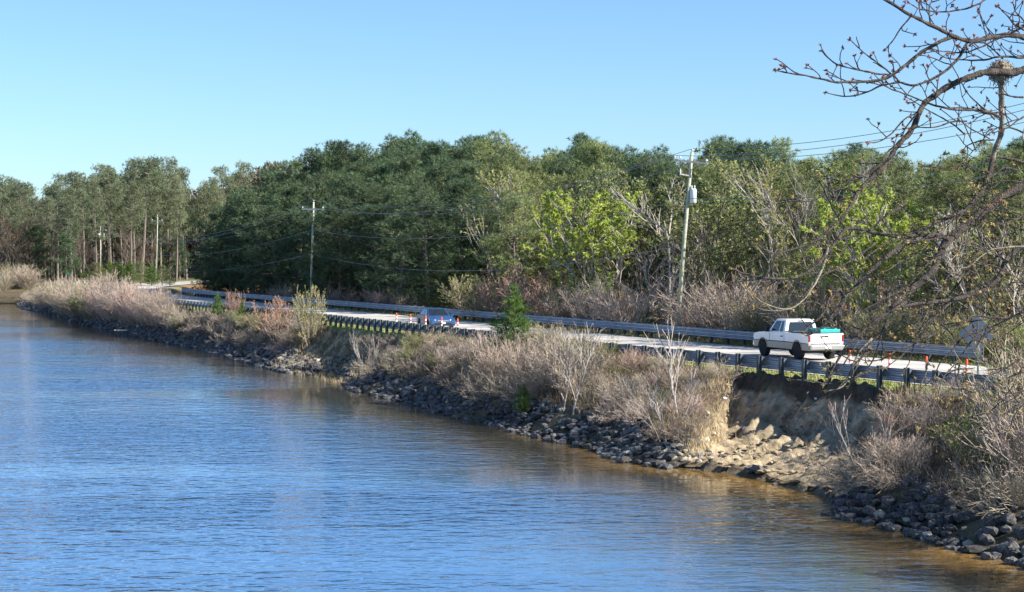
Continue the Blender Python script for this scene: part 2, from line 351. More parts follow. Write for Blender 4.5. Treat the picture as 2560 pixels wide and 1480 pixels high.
# ------------------------------------------------------------------ water
def build_water():
    xs = np.concatenate([[-900, -400, -200, -130], np.arange(-98, 44, .8), [60, 120]])
    ys = np.concatenate([[-300, -60, 0, 15], np.arange(28, 180, .8), np.arange(180, 330, 1.6), [360, 500]])
    X, Y = np.meshgrid(xs, ys); h = height(X.ravel(), Y.ravel())
    n, m = X.shape
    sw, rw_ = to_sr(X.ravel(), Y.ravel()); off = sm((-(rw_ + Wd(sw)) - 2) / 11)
    dep = sm((np.clip(-h, 0, 2) + .015) / .22)
    d2 = sm((-(rw_ + Wd(sw)) - 1) / 24)
    me = bpy.data.meshes.new("lake_water"); f = []
    hg = h.reshape(n, m)
    for i in range(n - 1):
        for j in range(m - 1):
            if min(hg[i, j], hg[i + 1, j], hg[i, j + 1], hg[i + 1, j + 1]) > .6: continue
            q = i * m + j; f.append((q, q + 1, q + m + 1, q + m))
    me.from_pydata([(float(a), float(b), 0.0) for a, b in zip(X.ravel(), Y.ravel())], [], f)
    a = me.attributes.new("depth", 'FLOAT', 'POINT'); a.data.foreach_set("value", dep)
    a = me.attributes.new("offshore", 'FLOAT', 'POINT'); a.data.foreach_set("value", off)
    a = me.attributes.new("open_water", 'FLOAT', 'POINT'); a.data.foreach_set("value", d2)
    mt = bpy.data.materials.new("lake_water"); mt.use_nodes = True; t = mt.node_tree; N = t.nodes; L = t.links
    for q in list(N):
        if q.type != 'OUTPUT_MATERIAL': N.remove(q)
    out = [q for q in N if q.type == 'OUTPUT_MATERIAL'][0]
    tc = N.new("ShaderNodeTexCoord")
    def nz(scale, sx, sy, det, rot=0):
        mp = N.new("ShaderNodeMapping"); mp.inputs["Scale"].default_value = (sx, sy, 1); mp.inputs["Rotation"].default_value = (0, 0, R(rot))
        L.new(tc.outputs["Object"], mp.inputs[0]); q = N.new("ShaderNodeTexNoise"); q.inputs["Scale"].default_value = scale; q.inputs["Detail"].default_value = det
        q.inputs["Roughness"].default_value = .55; L.new(mp.outputs[0], q.inputs["Vector"]); return q.outputs["Fac"]
    def math_(op, a, b):
        q = N.new("ShaderNodeMath"); q.operation = op
        for i, v in enumerate((a, b)):
            if isinstance(v, (int, float)): q.inputs[i].default_value = v
            else: L.new(v, q.inputs[i])
        return q.outputs[0]
    w1 = nz(.9, .5, 1.0, 2, 8); w2 = nz(2.3, .55, 1.0, 2, -10); w3 = nz(.28, .7, 1, 2, 20)
    hgt = math_('ADD', math_('ADD', math_('MULTIPLY', w1, .50), math_('MULTIPLY', w2, .42)), math_('MULTIPLY', w3, .4))
    op = N.new("ShaderNodeAttribute"); op.attribute_name = "open_water"
    patch = N.new("ShaderNodeMapRange"); L.new(nz(.045, .3, 1.6, 4, 10), patch.inputs[0]); patch.inputs[1].default_value = .38; patch.inputs[2].default_value = .62; patch.inputs[3].default_value = .22; patch.inputs[4].default_value = 1.25
    st = math_('MULTIPLY', math_('ADD', math_('MULTIPLY', op.outputs["Fac"], .82), .18), patch.outputs[0])
    bp = N.new("ShaderNodeBump"); bp.inputs["Distance"].default_value = WAVE; L.new(st, bp.inputs["Strength"]); L.new(hgt, bp.inputs["Height"])
    gl = N.new("ShaderNodeBsdfGlossy"); gl.inputs["Roughness"].default_value = .03; gl.inputs[0].default_value = (1, 1, 1, 1); L.new(bp.outputs[0], gl.inputs["Normal"])
    fr = N.new("ShaderNodeFresnel"); fr.inputs["IOR"].default_value = 1.42; L.new(bp.outputs[0], fr.inputs["Normal"])
    trp = N.new("ShaderNodeBsdfTransparent"); trp.inputs[0].default_value = (.92, .80, .58, 1)
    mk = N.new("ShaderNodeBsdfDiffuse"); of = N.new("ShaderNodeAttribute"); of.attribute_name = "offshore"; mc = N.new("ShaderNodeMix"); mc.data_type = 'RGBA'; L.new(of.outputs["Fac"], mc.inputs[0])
    mc.inputs[6].default_value = (.040, .038, .026, 1); mc.inputs[7].default_value = (.070, .165, .32, 1); L.new(mc.outputs[2], mk.inputs[0])  # dark inshore murk paints the trees' reflection into the colour; blue farther out
    dp = N.new("ShaderNodeAttribute"); dp.attribute_name = "depth"
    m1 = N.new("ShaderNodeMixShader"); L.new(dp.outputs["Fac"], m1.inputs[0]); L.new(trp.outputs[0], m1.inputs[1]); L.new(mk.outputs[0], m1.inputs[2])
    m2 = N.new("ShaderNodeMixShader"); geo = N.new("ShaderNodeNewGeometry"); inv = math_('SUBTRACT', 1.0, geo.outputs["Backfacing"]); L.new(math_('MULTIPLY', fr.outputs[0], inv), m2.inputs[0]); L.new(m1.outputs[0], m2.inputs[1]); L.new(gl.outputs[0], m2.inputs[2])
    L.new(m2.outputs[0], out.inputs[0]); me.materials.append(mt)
    tag(link("lake_water", me), kind="structure")
WAVE = .42
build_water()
# ------------------------------------------------------------------ guardrails
def w_beam(s0, s1, r, ztop, face, parts_parent, step=1.0):
    h = .5; prof = [(0, 0), (.075, -.04), (.075, -.09), (0, -.14), (0, -.17), (.075, -.21), (.075, -.28), (0, -.33), (0, -.36), (.075, -.41), (.075, -.46), (0, -h)]
    mb = MB(); ss = np.arange(s0, s1, step); np_ = len(prof) * 2
    ring = [(face * a, b) for a, b in prof] + [(face * a - face * .006, b) for a, b in prof[::-1]]
    for s in ss:
        for a, b in ring:
            x, y = sr_pt(s, r + a); mb.v.append((float(x), float(y), ztop + b))
    for k in range(len(ss) - 1):
        for j in range(np_):
            a = k * np_ + j; b = k * np_ + (j + 1) % np_; mb.f.append((a, b, b + np_, a + np_))
    me = mb.mesh("rail_beam", M['galv']); return link("rail_beam", me, parts_parent)
post_pos = {}
def guardrail(label, s0, s1, r, ztop, side, near):
    root = empty("guardrail", (0, 0, 0), label=label, cat="guardrail")
    w_beam(s0, s1, r + (.0 if not near else .0), ztop, -1 if side > 0 else 1, root)
    # post: I section with block-out
    p = MB(); L = 1.75 if near else 1.1
    p.box((0, 0, -L / 2 + .04), (.15, .016, L)); p.box((-.075, 0, -L / 2 + .04), (.014, .17, L)); p.box((.075, 0, -L / 2 + .04), (.014, .17, L))
    pm = p.mesh("post", M['post'])
    bk = MB(); bk.box((0, 0, -.17), (.17, .14, .36)); bkm = bk.mesh("spacer_block", M['post'])
    s = s0 + .4; k = 0; rest = MB()
    while s < s1:
        y = float(np.interp(s, SS, RY)); a = math.atan2(*tang(s)[::-1])
        off = side * .24; x0, y0 = sr_pt(s, r + off)
        zt = ztop + .03 + rnd(-.01, .01)
        if y > 38 and k < 98:
            o = link("post", pm, root); o.location = (float(x0), float(y0), zt); o.rotation_euler = (rnd(-.02, .02), rnd(-.02, .02), a + R(90))
            b = link("spacer_block", bkm, o); b.location = (-.15 if side < 0 else .15, 0, -.02); k += 1
        elif y > 38:
            rest.box((float(x0), float(y0), zt - L / 2), (.15, .12, L), Matrix.Rotation(a + R(90), 3, 'Z'))
        s += (1.58 if y < 95 else 1.27) if near else 1.9
    if rest.v:
        o = link("post", rest.mesh("post", M['post']), root); o['kind'] = "stuff"
    return root
RT = 3.72
guardrail("grey steel guardrail seen from behind, posts in front, along the top of the bank", s_at_y(30), s_at_y(255), 0, RT, -1, True)
guardrail("grey corrugated steel guardrail across the road, running along the foot of the woods", s_at_y(76), s_at_y(232), 13.2, RT + .02, 1, False)
# ------------------------------------------------------------------ plants: generic growth
def rdir(d, ang):
    a = d.orthogonal().normalized(); a = Matrix.Rotation(rnd(0, 2 * math.pi), 3, d) @ a
    return (d * math.cos(ang) + a * math.sin(ang)).normalized()
def grow(mb, p, d, length, rad, level, cfg, tips):
    n = cfg['seg'][min(level, len(cfg['seg']) - 1)]; pts = [p.copy()]; q = p.copy(); dd = d.copy()
    for k in range(n):
        dd = (dd + Vector((rnd(-1, 1), rnd(-1, 1), rnd(-1, 1))) * cfg['wob'] + Vector((0, 0, cfg['up']))).normalized()
        q = q + dd * (length / n); pts.append(q.copy())
    rr = [max(rad * (1 - .75 * k / n), cfg['rmin']) for k in range(n + 1)]
    mb.tube(pts, rr, 5 if (level == 0 and cfg.get('thick')) else 3, cap=False)
    if level >= cfg['levels']:
        tips.append((pts[-1], dd)); 
        if len(pts) > 2: tips.append((pts[len(pts) // 2], dd))
        return
    nb = cfg['kids'][level]
    for k in range(nb):
        t = cfg['start'] + (1 - cfg['start']) * (k + rnd(.2, .9)) / nb; i = min(int(t * n), n - 1); u = t * n - i
        b = pts[i].lerp(pts[i + 1], min(u, 1)); cd = (pts[i + 1] - pts[i]).normalized()
        grow(mb, b, rdir(cd, R(rnd(*cfg['ang']))), length * rnd(*cfg['ratio']) * (1.15 - .5 * t), max(rad * .55, cfg['rmin']), level + 1, cfg, tips)
def leaf_clump(mb, p, d, n, ln, wd, up=.3):
    for _ in range(n):
        a = (Vector((rnd(-1, 1), rnd(-1, 1), rnd(-1, 1))) + d * .7 + Vector((0, 0, up))).normalized()
        b = a.orthogonal().normalized(); b = Matrix.Rotation(rnd(0, 6.28), 3, a) @ b; l = ln * rnd(.6, 1.2); w = wd * rnd(.6, 1.2)
        o = p + Vector((rnd(-1, 1), rnd(-1, 1), rnd(-1, 1))) * ln * .25
        mb.tri(o - b * w * .5, o + b * w * .5, o + a * l)
def trunk_pts(h, lean=.02, n=8):
    q = [Vector((0, 0, -.4))]; c = Vector((rnd(-1, 1), rnd(-1, 1), 0)) * lean * h
    for k in range(1, n + 1):
        t = k / n; q.append(Vector((c.x * t * t + rnd(-.08, .08), c.y * t * t + rnd(-.08, .08), h * t)))
    return q
def interp_pts(P, z):
    for a, b in zip(P, P[1:]):
        if b.z >= z: return a.lerp(b, (z - a.z) / max(b.z - a.z, 1e-6))
    return P[-1].copy()
def make_pine(h, base, rad, dens, leafm, barkm, shape=.5, clump=.5):
    root = empty("pine_tree"); P = trunk_pts(h, .035); tb = MB(); r0 = h * .0125
    tb.tube(P, [r0 * (1.15 - 1.05 * k / (len(P) - 1)) for k in range(len(P))], 7)
    cb = MB(); z = h * base
    for _ in range(5):                                             # dead stubs under the crown
        zz = rnd(h * base * .45, h * base); b = interp_pts(P, zz); a = rnd(0, 6.28); d = Vector((math.cos(a), math.sin(a), rnd(-.1, .3)))
        tb.tube([b, b + d * rnd(.8, 1.8)], [.03, .01], 3)
    while z < h * .985:
        t = (z - h * base) / (h * (1 - base))
        prof = (math.sin(math.pi * min(1, .18 + .82 * (t ** shape)) ** 1.0)) if True else 1
        prof = max(.2, min(1.05, (1 - t) ** .48 * (.55 + 1.35 * min(t * 2.2, .42)))) * rnd(.8, 1.15)
        for k in range(random.choice((2, 3, 3))):
            a = rnd(0, 6.28); ln = rad * prof * rnd(.65, 1.15); b = interp_pts(P, z + rnd(-.2, .2))
            e = rnd(.0, .45) + .35 * t; d = Vector((math.cos(a), math.sin(a), e)).normalized()
            mid = b + d * ln * .55 + Vector((0, 0, -.04 * ln)); tip = b + d * ln + Vector((0, 0, rnd(.0, .14) * ln))
            tb.tube([b, mid, tip], [.055 * ln / 3 + .015, .03, .012], 3, cap=False)
            nblob = 1 + int(ln * .75)
            for c in range(nblob):
                u = .38 + .66 * (c + rnd(.2, .9)) / nblob; pp = (b.lerp(mid, u / .55) if u < .55 else mid.lerp(tip, (u - .55) / .45))
                pp = pp + Vector((-d.y, d.x, 0)) * rnd(-1, 1) * ln * .22; br_ = rnd(.55, 1.05) * (.7 + .08 * h / 4) * (1 if h > 8 else .42)
                for _ in range(int(dens)):
                    o_ = Vector((rnd(-1, 1), rnd(-1, 1), rnd(-.45, 1))).normalized(); o_ = o_ * br_ * rnd(.75, 1.05); o_.z *= .72
                    leaf_clump(cb, pp + o_, o_.normalized(), 9, clump * 1.05, clump * .15, .25)
        z += rnd(.5, .85) * (h / 20) * (1.0 if t < .75 else .6)
    part("trunk", tb, M[barkm], root); part("crown", cb, M[leafm], root); root['h'] = h
    return root
def make_young_pine(h, rad, leafm):
    root = empty("young_pine"); tb = MB(); cb = MB(); tb.tube([(0, 0, -.2), (.02, 0, h * .5), (0, .02, h * .98)], [.07, .045, .012], 6); z = h * .06
    while z < h:
        t = z / h; n = 7 if t < .8 else 4
        for k in range(n):
            a = 6.28 * k / n + rnd(-.4, .4); ln = rad * (1 - t) ** .8 * rnd(.65, 1.2) + .12; d = Vector((math.cos(a), math.sin(a), .35 + .7 * t)).normalized(); tip = Vector((0, 0, z)) + d * ln
            tb.tube([(0, 0, z), tuple(tip)], [.018, .008], 3, cap=False); m = max(2, int(ln / .13))
            for c in range(m): leaf_clump(cb, Vector((0, 0, z)).lerp(tip, .25 + .8 * c / m), d, 12, .24, .03, .5)
        z += rnd(.2, .34)
    leaf_clump(cb, Vector((0, 0, h)), Vector((0, 0, 1)), 12, .3, .03, 1)
    part("trunk", tb, M['bark_pine'], root); part("crown", cb, M[leafm], root); root['h'] = h + .1
    return root
def make_broad(name, h, spread, leafm, barkm, nleaf=5, ll=.22, stems=1, levels=3, kids=(7, 5, 4), lean=.08, up=.06, first=.22, fan=(18, 45)):
    root = empty(name); tb = MB(); tips = []
    cfg = dict(seg=(7, 5, 4, 3), wob=.13, up=up, rmin=.012, levels=levels, kids=kids, start=first, ang=fan, ratio=(.42, .66), thick=True)
    for k in range(stems):
        a = 6.28 * k / stems + rnd(-.4, .4); sp = 0 if stems == 1 else spread
        d = Vector((math.cos(a) * sp + rnd(-lean, lean), math.sin(a) * sp + rnd(-lean, lean), 1)).normalized()
        grow(tb, Vector((math.cos(a) * .12 * (stems > 1), math.sin(a) * .12 * (stems > 1), -.2)), d, h * rnd(.82, 1), h * .011 / math.sqrt(stems) + .01, 0, cfg, tips)
    part("trunk", tb, M[barkm], root)
    if leafm:
        cb = MB()
        for p, d in tips: leaf_clump(cb, p, d, nleaf, ll, ll * .6, .1)
        part("crown", cb, M[leafm], root)
    root['h'] = max(v[2] for v in tb.v)
    return root
def make_shrub(name, h, stems, spread, twm, leafm=None, nleaf=1, ll=.07, levels=2, kids=(6, 5), rad=.018, leafp=.4):
    root = empty(name); tb = MB(); tips = []
    cfg = dict(seg=(5, 4, 3), wob=.16, up=.05, rmin=.0065, levels=levels, kids=kids, start=.18, ang=(15, 48), ratio=(.38, .62))
    for k in range(stems):
        a = rnd(0, 6.28); sp = spread * rnd(.1, 1) ** .7; d = Vector((math.cos(a) * sp, math.sin(a) * sp, 1)).normalized()
        q = rnd(0, .45); grow(tb, Vector((math.cos(a) * q, math.sin(a) * q, -.15)), d, h * rnd(.6, 1.05), rad * rnd(.7, 1.2), 0, cfg, tips)
    root['h'] = h * .97; part("stems", tb, M[twm], root)
    if leafm:
        cb = MB()
        for p, d in tips:
            if random.random() < leafp: leaf_clump(cb, p, d, nleaf, ll, ll * .6, .1)
        part("foliage", cb, M[leafm], root)
    return root
PROTO = []
def proto(o): PROTO.append(o); return o
def put(pr, x, y, h, label, cat, group=None, z=None, wide=1.0, name=None, tilt=0):
    c = copy_tree(pr); k = h / pr['h']; c.scale = (k * wide, k * wide, k); c.rotation_euler = (tilt * rnd(-1, 1), tilt * rnd(-1, 1), rnd(0, 6.28))
    c.location = (x, y, gz(x, y) - .05 if z is None else z)
    if 'h' in c: del c['h']
    if name: c.name = name
    return tag(c, label, cat, group)
darkp = [proto(make_pine(20, b, 5.2, 13, 'pine_dark', 'bark_pine', clump=.46)) for b in (.06, .10, .16, .24)]
olivep = [proto(make_pine(20, b, 4.6, 10, 'pine_olive', 'bark_pine', clump=.46)) for b in (.12, .25, .38)]
tallp = [proto(make_pine(24, b, q, 9, 'pine_grey', 'bark_pine', clump=.55)) for b, q in ((.36, 4.6), (.42, 3.6), (.5, 4.8), (.58, 3.4), (.66, 4.2))]
youngp = [proto(make_young_pine(4, 1.15, 'pine_young')) for b in range(2)]
lime = [proto(make_broad("leafing_tree", 11, .3, 'leaf_lime', 'bark_grey', 17, .27, stems=s_, kids=(8, 6, 4))) for s_ in (1, 2)]
yell = [proto(make_broad("leafing_tree", 12, .2, 'leaf_yellow', 'bark_grey', 10, .22, kids=(9, 6, 3)))]
olivetree = [proto(make_broad("woodland_tree", 11, .3, 'pine_olive', 'bark_dark', 8, .28, stems=s_, kids=(8, 6, 3))) for s_ in (1, 3)]
bare = [proto(make_broad("bare_tree", 12, .35, None, 'bark_grey', stems=s_, kids=(8, 6, 5), fan=(18, 42))) for s_ in (1, 1, 3)]
bared = [proto(make_broad("bare_tree", 12, .3, None, 'bark_dark', stems=1, kids=(9, 6, 5)))]
bare_brown = [proto(make_broad("bare_tree", 14, .25, 'leaf_brown', 'bark_dark', 2, .2, stems=1, kids=(10, 6, 4)))]
# ------------------------------------------------------------------ the woods
SKY = [(0, 440), (60, 452), (130, 448), (180, 450), (200, 432), (270, 420), (330, 410), (360, 400), (395, 392), (440, 405), (470, 440), (500, 430), (540, 418), (590, 392), (640, 373), (700, 362), (770, 368), (860, 348),
       (930, 352), (1010, 347), (1080, 350), (1130, 368), (1170, 358), (1250, 348), (1300, 388), (1370, 402), (1420, 385), (1470, 358), (1540, 372), (1620, 384), (1700, 390), (1770, 385), (1800, 355), (1880, 352), (1950, 368), (1990, 395), (2070, 365), (2130, 352), (2180, 392), (2260, 400), (2330, 410), (2400, 378), (2470, 355), (2600, 350)]
skx = [a for a, b in SKY]; sky_ = [b for a, b in SKY]
def skyl(px): return float(np.interp(px, skx, sky_))
def area(px):
    for lim, nm in ((700, "at the far left end of the dark stand"), (860, "behind the slim power pole"), (1040, "in the dark stand left of the sedan"), (1200, "behind the sedan"), (1400, "behind the young pine and reddish brush"),
                    (1600, "behind the lime green leafing tree"), (1760, "behind the leaning pole with the transformer"), (1950, "left of the white pickup"), (2150, "behind the white pickup"), (2350, "behind the two bright green trees")):
        if px < lim: return nm
    return "behind the diamond sign at the right"
rows = [(18.5, 150, .55), (23, 100, .7), (29, 58, .8), (37, 25, .9), (47, 4, 1), (60, -2, 1)]
cnt = 0
for ri, (r, off, _) in enumerate(rows):
    s = s_at_y(62) + rnd(0, 3)
    while s < s_at_y(262):
        x, y = sr_pt(s, r + rnd(-1.8, 1.8)); x = float(x); y = float(y); px = px_of(x, y); s += rnd(4.6, 6.4) * (1 if ri < 3 else .95)
        if px > 2700 or px < 520 + (0 if ri < 4 else 30): continue
        if ri == 0 and px > 1150: continue
        if ri == 1 and px > 1380 and random.random() < .35: continue
        yt = skyl(px) + off * (.55 if px > 1300 else 1) + rnd(-16, 34)
        if px < 640: yt = max(yt, skyl(px) + (640 - px) * .25)
        h = z_of(yt, y) - gz(x, y); 
        if px < 1200: pr = random.choice(darkp); kind = "dark green dense pine"; g = "dark pines"
        elif px < 1420: pr = random.choice(olivep + darkp[:1] + olivep); kind = "olive green pine"; g = "olive pines"
        elif 1740 < px < 1920 and ri > 2: pr = random.choice(darkp[2:]); kind = "dark round-topped pine"; g = "dark pines"
        else: 
            if ri < 3: pr = random.choice(olivep + olivetree + olivetree + bare_brown + olivep + yell); kind = "olive brown woodland tree"
            else: pr = random.choice(olivep + darkp); kind = "tall green pine"
            g = "woodland trees"
        ar = area(px); rw = ("at the wood edge" if ri < 2 else "deeper in" if ri < 4 else "on the skyline")
        put(pr, x, y, h, f"{kind.replace(' dense', '').replace(' green', '')} {rw}, {ar}", "tree", f"{kind} {rw} {ar}", wide=min(1.9, max(1.0, 15.5 / h)), name="woodland_tree" if "woodland" in kind else "pine_tree"); cnt += 1
# left stand of tall pines beyond the end of the lake
for D, off, hs in ((322, 25, 1), (336, 12, 1), (350, 6, 1), (366, 0, 1), (384, -2, 1), (405, 4, 1)):
    px = -30 + rnd(0, 30)
    while px < 600:
        x = (px - 1280) / F * D; yy = D + rnd(-6, 6); yt = skyl(px) + off + rnd(-14, 46)
        s_, r_ = to_sr([x], [yy])
        near_road = -3 < r_[0] < 15
        if not near_road and not (D < 340 and px > 470):
            h = z_of(yt, yy) - gz(x, yy)
            if px < 200 and random.random() < .45:
                put(random.choice(bared + bare_brown), x, yy, h * .92, "leafless grey tree among the tall pines at the head of the lake", "tree", "bare trees at the head of the lake", wide=.7, name="bare_tree")
            else:
                put(random.choice(tallp), x, yy, h, "tall bare-trunked pine in the open stand %s" % ("at the head of the lake" if px < 220 else "behind the far power poles"), "tree", "tall pines %s" % ("lake head" if px < 220 else "far poles"), wide=rnd(.7, 1.2), name="pine_tree", tilt=.035)
        px += rnd(38, 56) * 350 / D
for i in range(80):
    px = rnd(-20, 560); D = rnd(315, 400); x = (px - 1280) / F * D; s_, r_ = to_sr([x], [D])
    if -3 < r_[0] < 15: continue
    if i % 5 == 0: put(random.choice(darkp), x, D, rnd(6, 11), "low dark evergreen under the tall open pines", "tree", "understorey evergreens of the left stand", wide=1.2, name="evergreen_tree")
    else: put(random.choice(bared + bare_brown), x, D, rnd(7, 13), "thin bare understorey tree between the tall pine trunks", "tree", "bare understorey trees of the left stand", wide=1.2, name="bare_tree")
# far woods behind both stands: one mass
def far_woods():
    cb = MB()
    for i in range(230):
        D = rnd(425, 470) if i % 5 else rnd(265, 330)
        px = rnd(-60, 700) if i % 5 else rnd(700, 2700)
        x = (px - 1280) / F * D; zt = z_of(skyl(px) + (45 if D > 400 else 30) + rnd(0, 40), D); w = rnd(3.5, 5)
        for k in range(150):
            z = 2 + (zt - 2) * rnd(0, 1) ** .8; a = rnd(0, 6.28); q = w * math.sqrt(rnd(0, 1)) * (1 if z < zt * .8 else .6)
            leaf_clump(cb, Vector((x + math.cos(a) * q, D + math.sin(a) * q, z)), Vector((0, 0, 1)), 3, 1.3, .5, .3)
    o = part("distant_woods", cb, M['bark_woods'], None); tag(o, "hazy brown and olive woods far behind the pines", "woods", kind="stuff")
M['bark_woods'] = mat("distant_woods", (.085, .085, .05), .9, col2=(.16, .145, .10), vscale=.12, transl=.2)
far_woods()
for px, D, h in ((215, 322, 3.4), (245, 318, 4), (275, 322, 4.4), (300, 316, 4.2), (325, 314, 4.4), (352, 310, 4.2), (380, 306, 4), (405, 303, 3.6), (425, 298, 3)):
    x = (px - 1280) / F * D; put(random.choice(youngp + olivep[:1]), x, D, h, "low green pine scrub at the far bend of the road", "bush", "evergreen scrub at the far bend of the road", wide=1.9, name="evergreen_bush")
# individual trees of the wood edge
def special(pr, px, r, ytop, label, cat="tree", wide=1.0, name=None, rot=None, group=None):
    x, y = at_r(px, r); h = z_of(ytop, y) - gz(x, y); o = put(pr, x, y, h, label, cat, group, wide=wide, name=name)
    if rot is not None: o.rotation_euler = (0, 0, rot)
    return o
special(lime[1], 1480, 20, 470, "bright lime green tree in new leaf right of the olive pines", wide=1.15)
special(lime[0], 1545, 21, 480, "smaller lime green leafing tree beside the large bare grey tree", wide=1.1)
special(lime[0], 1420, 22, 485, "narrow lime green tree beside the olive pines", wide=1.0)
special(yell[0], 1240, 22, 415, "pale yellowish tree with light stems above the reddish brush", wide=.9)
special(yell[0], 1300, 24, 430, "slender pale olive tree with grey stem behind the small young pine", wide=.9)
special(bare[0], 1665, 18.5, 430, "large bare grey tree spreading beside the leaning power pole", wide=1.2)
special(bare[1], 1610, 19, 600, "leaning bare grey tree low beside the large bare tree", wide=1.4)
special(yell[0], 1935, 21, 400, "tall yellowish green tree above the cab of the pickup", wide=1.0)
special(yell[0], 1985, 23, 520, "small yellow green tree behind the pickup cab", wide=1.1)
special(lime[1], 2190, 19, 455, "tallest bright green leafing tree behind the foreground branches", wide=1.0)
special(lime[0], 2130, 17.5, 590, "bright green leafing tree left of the tallest bright green one", wide=1.3)
special(lime[0], 2270, 18, 540, "bright green leafing tree right of the tallest bright green one", wide=1.1)
special(olivetree[1], 1470, 17.5, 660, "dark multi-stemmed tree under the lime green tree", wide=1.4)
special(bare[2], 2080, 24, 385, "tall pale leafless tree reaching the skyline behind the pickup bed", wide=.7)
special(bare[0], 2140, 27, 380, "pale leafless tree on the skyline beside the bright green tree", wide=.7)
for px, yt in ((2040, 640), (2350, 560), (2420, 520), (2500, 500), (2330, 640)):
    special(random.choice([olivetree[0], bare[2], yell[0]]), px, 18.5 + rnd(0, 3), yt, "half-leafed scrubby tree in the thicket behind the right end of the far guardrail", wide=1.3, group="scrubby trees behind the far guardrail")
# ------------------------------------------------------------------ brush
shr_g = [proto(make_shrub("grey_shrub", 2.4, 20, .75, 'twig_grey')) for _ in range(3)]
shr_t = [proto(make_shrub("tan_shrub", 2.4, 20, .7, 'twig_tan', 'leaf_yellow', 1, .06, leafp=.18)) for _ in range(2)]
shr_t.append(proto(make_shrub("tan_shrub", 2.4, 15, .85, 'twig_tan', 'leaf_brown', 2, .09, levels=2, kids=(7, 5), leafp=.5))); shr_t.append(proto(make_shrub("tan_shrub", 2.4, 9, .9, 'twig_tan', None, kids=(8, 6), rad=.026)))
shr_o = [proto(make_shrub("budding_shrub", 2.4, 18, .7, 'twig_olive', 'pine_young', 2, .085, leafp=.6)) for _ in range(2)]
shr_p = [proto(make_shrub("pinkish_shrub", 2.4, 20, .65, 'twig_pink')) for _ in range(1)]
shr_r = [proto(make_shrub("red_shrub", 2.4, 16, .6, 'twig_pink', 'leaf_red', 2, .09, leafp=.7))]
shr_y = [proto(make_shrub("yellow_shrub", 2.4, 14, .7, 'twig_tan', 'leaf_yellow', 4, .10, leafp=.9))]
shr_or = [proto(make_shrub("orange_shrub", 2.4, 14, .5, 'twig_pink', 'leaf_orange', 3, .09, leafp=.9))]
shr_l = [proto(make_shrub("leafing_shrub", 2.4, 16, .7, 'twig_olive', 'leaf_lime', 2, .09, leafp=.45))]
BR = [(0, 690), (100, 702), (200, 704), (300, 708), (400, 722), (435, 742), (460, 762), (500, 775), (560, 782), (620, 782), (700, 780), (780, 778), (830, 800), (850, 812), (875, 850), (1000, 868), (1060, 858), (1130, 846), (1200, 830), (1280, 812), (1400, 812),
      (1480, 832), (1530, 885), (1600, 900), (1700, 905), (1800, 925), (1850, 950), (1870, 960), (2080, 1040), (2130, 1010), (2200, 995), (2300, 985), (2400, 985), (2470, 975), (2560, 880), (2700, 800)]
def brl(px): return float(np.interp(px, [a for a, b in BR], [b for a, b in BR]))
def brush_label(px):
    for lim, nm in ((230, "at the head of the lake"), (430, "hiding the road below the far power poles"), (640, "around the small dark pine on the bank"), (860, "below the slim power pole"), (1010, "beside the washed-out gap"), (1250, "on the bank below the sedan"),
                    (1500, "under the young pine"), (1700, "at the foot of the leaning pole"), (1880, "left of the sandy washout"), (2250, "right of the sandy washout")):
        if px < lim: return nm
    return "below the diamond sign"
nb = 0
s = s_at_y(43)
while s < s_at_y(300):
    w = float(Wd(s)); yy0 = float(np.interp(s, SS, RY)); stp = 1.15 if yy0 < 130 else 1.7
    n = 3 if w > 5 else 2
    for k in range(n):
        t = (k + rnd(.15, .85)) / n; r = -.9 - t * max(.2, (w - 3.25)); s2 = s + rnd(-.7, .7)
        if w < 3.5: r = -.9 - t * .9
        x, y = sr_pt(s2, r); x = float(x); y = float(y); px = px_of(x, y)
        if px > 2760 or px < -60: continue
        a, b = hollow(np.array([s2]), r); inh2 = b[0] > .25
        if a[0] > .12: continue
        if inh2 and random.random() < .85: continue
        g = gz(x, y); zt = z_of(brl(px) + t * 55 * 90 / y + rnd(-8, 14), y); h = zt - g
        lim = 3.6 if t < .5 else 2.9
        if px < 460 or px > 2350: lim = 4.2
        h = min(max(h, .9), lim) * rnd(.72, 1.12)
        u = random.random()
        if px > 2330: pr = random.choice(shr_o + shr_l + shr_t + shr_g)
        elif px > 2080: pr = random.choice(shr_g + shr_t + shr_g)
        elif px < 240: pr = random.choice(shr_o + shr_t + shr_g)
        elif px < 440: pr = random.choice(shr_g + shr_p + shr_g)
        elif 640 > px > 440: pr = random.choice(shr_t + shr_g + shr_o)
        elif 1000 < px < 1220: pr = random.choice(shr_o + shr_t + shr_g)
        else: pr = random.choice(shr_g + shr_t + shr_t + shr_o[:1] + shr_p)
        nm = brush_label(px)
        put(pr, x, y, h, "twiggy grey-brown bush in the brush " + nm, "bush", "bushes " + nm, wide=1.15 * max(1, 1.9 / h) ** .5, name=pr.name.split('.')[0]); nb += 1
    ha, hb = hollow(np.array([s]), -w + 1.8)
    if ha[0] < .1 and hb[0] < .2 and w > 3.2 and random.random() < .4:
        x, y = sr_pt(s + rnd(-.5, .5), -w + rnd(1.5, 2.2)); x = float(x); y = float(y)
        if -60 < px_of(x, y) < 2760:
            nm = brush_label(px_of(x, y)); pr = random.choice(shr_g + shr_t); o = put(pr, x, y, rnd(.9, 1.5), "twiggy grey-brown bush in the brush " + nm, "bush", "bushes " + nm, wide=1.5, name=pr.name.split('.')[0])
            tv = tang(s); o.rotation_mode = 'QUATERNION'; o.rotation_quaternion = (Matrix.Rotation(-R(rnd(15, 40)), 3, Vector((tv[0], tv[1], 0))) @ Matrix.Rotation(rnd(0, 6.28), 3, 'Z')).to_quaternion(); nb += 1
    s += stp
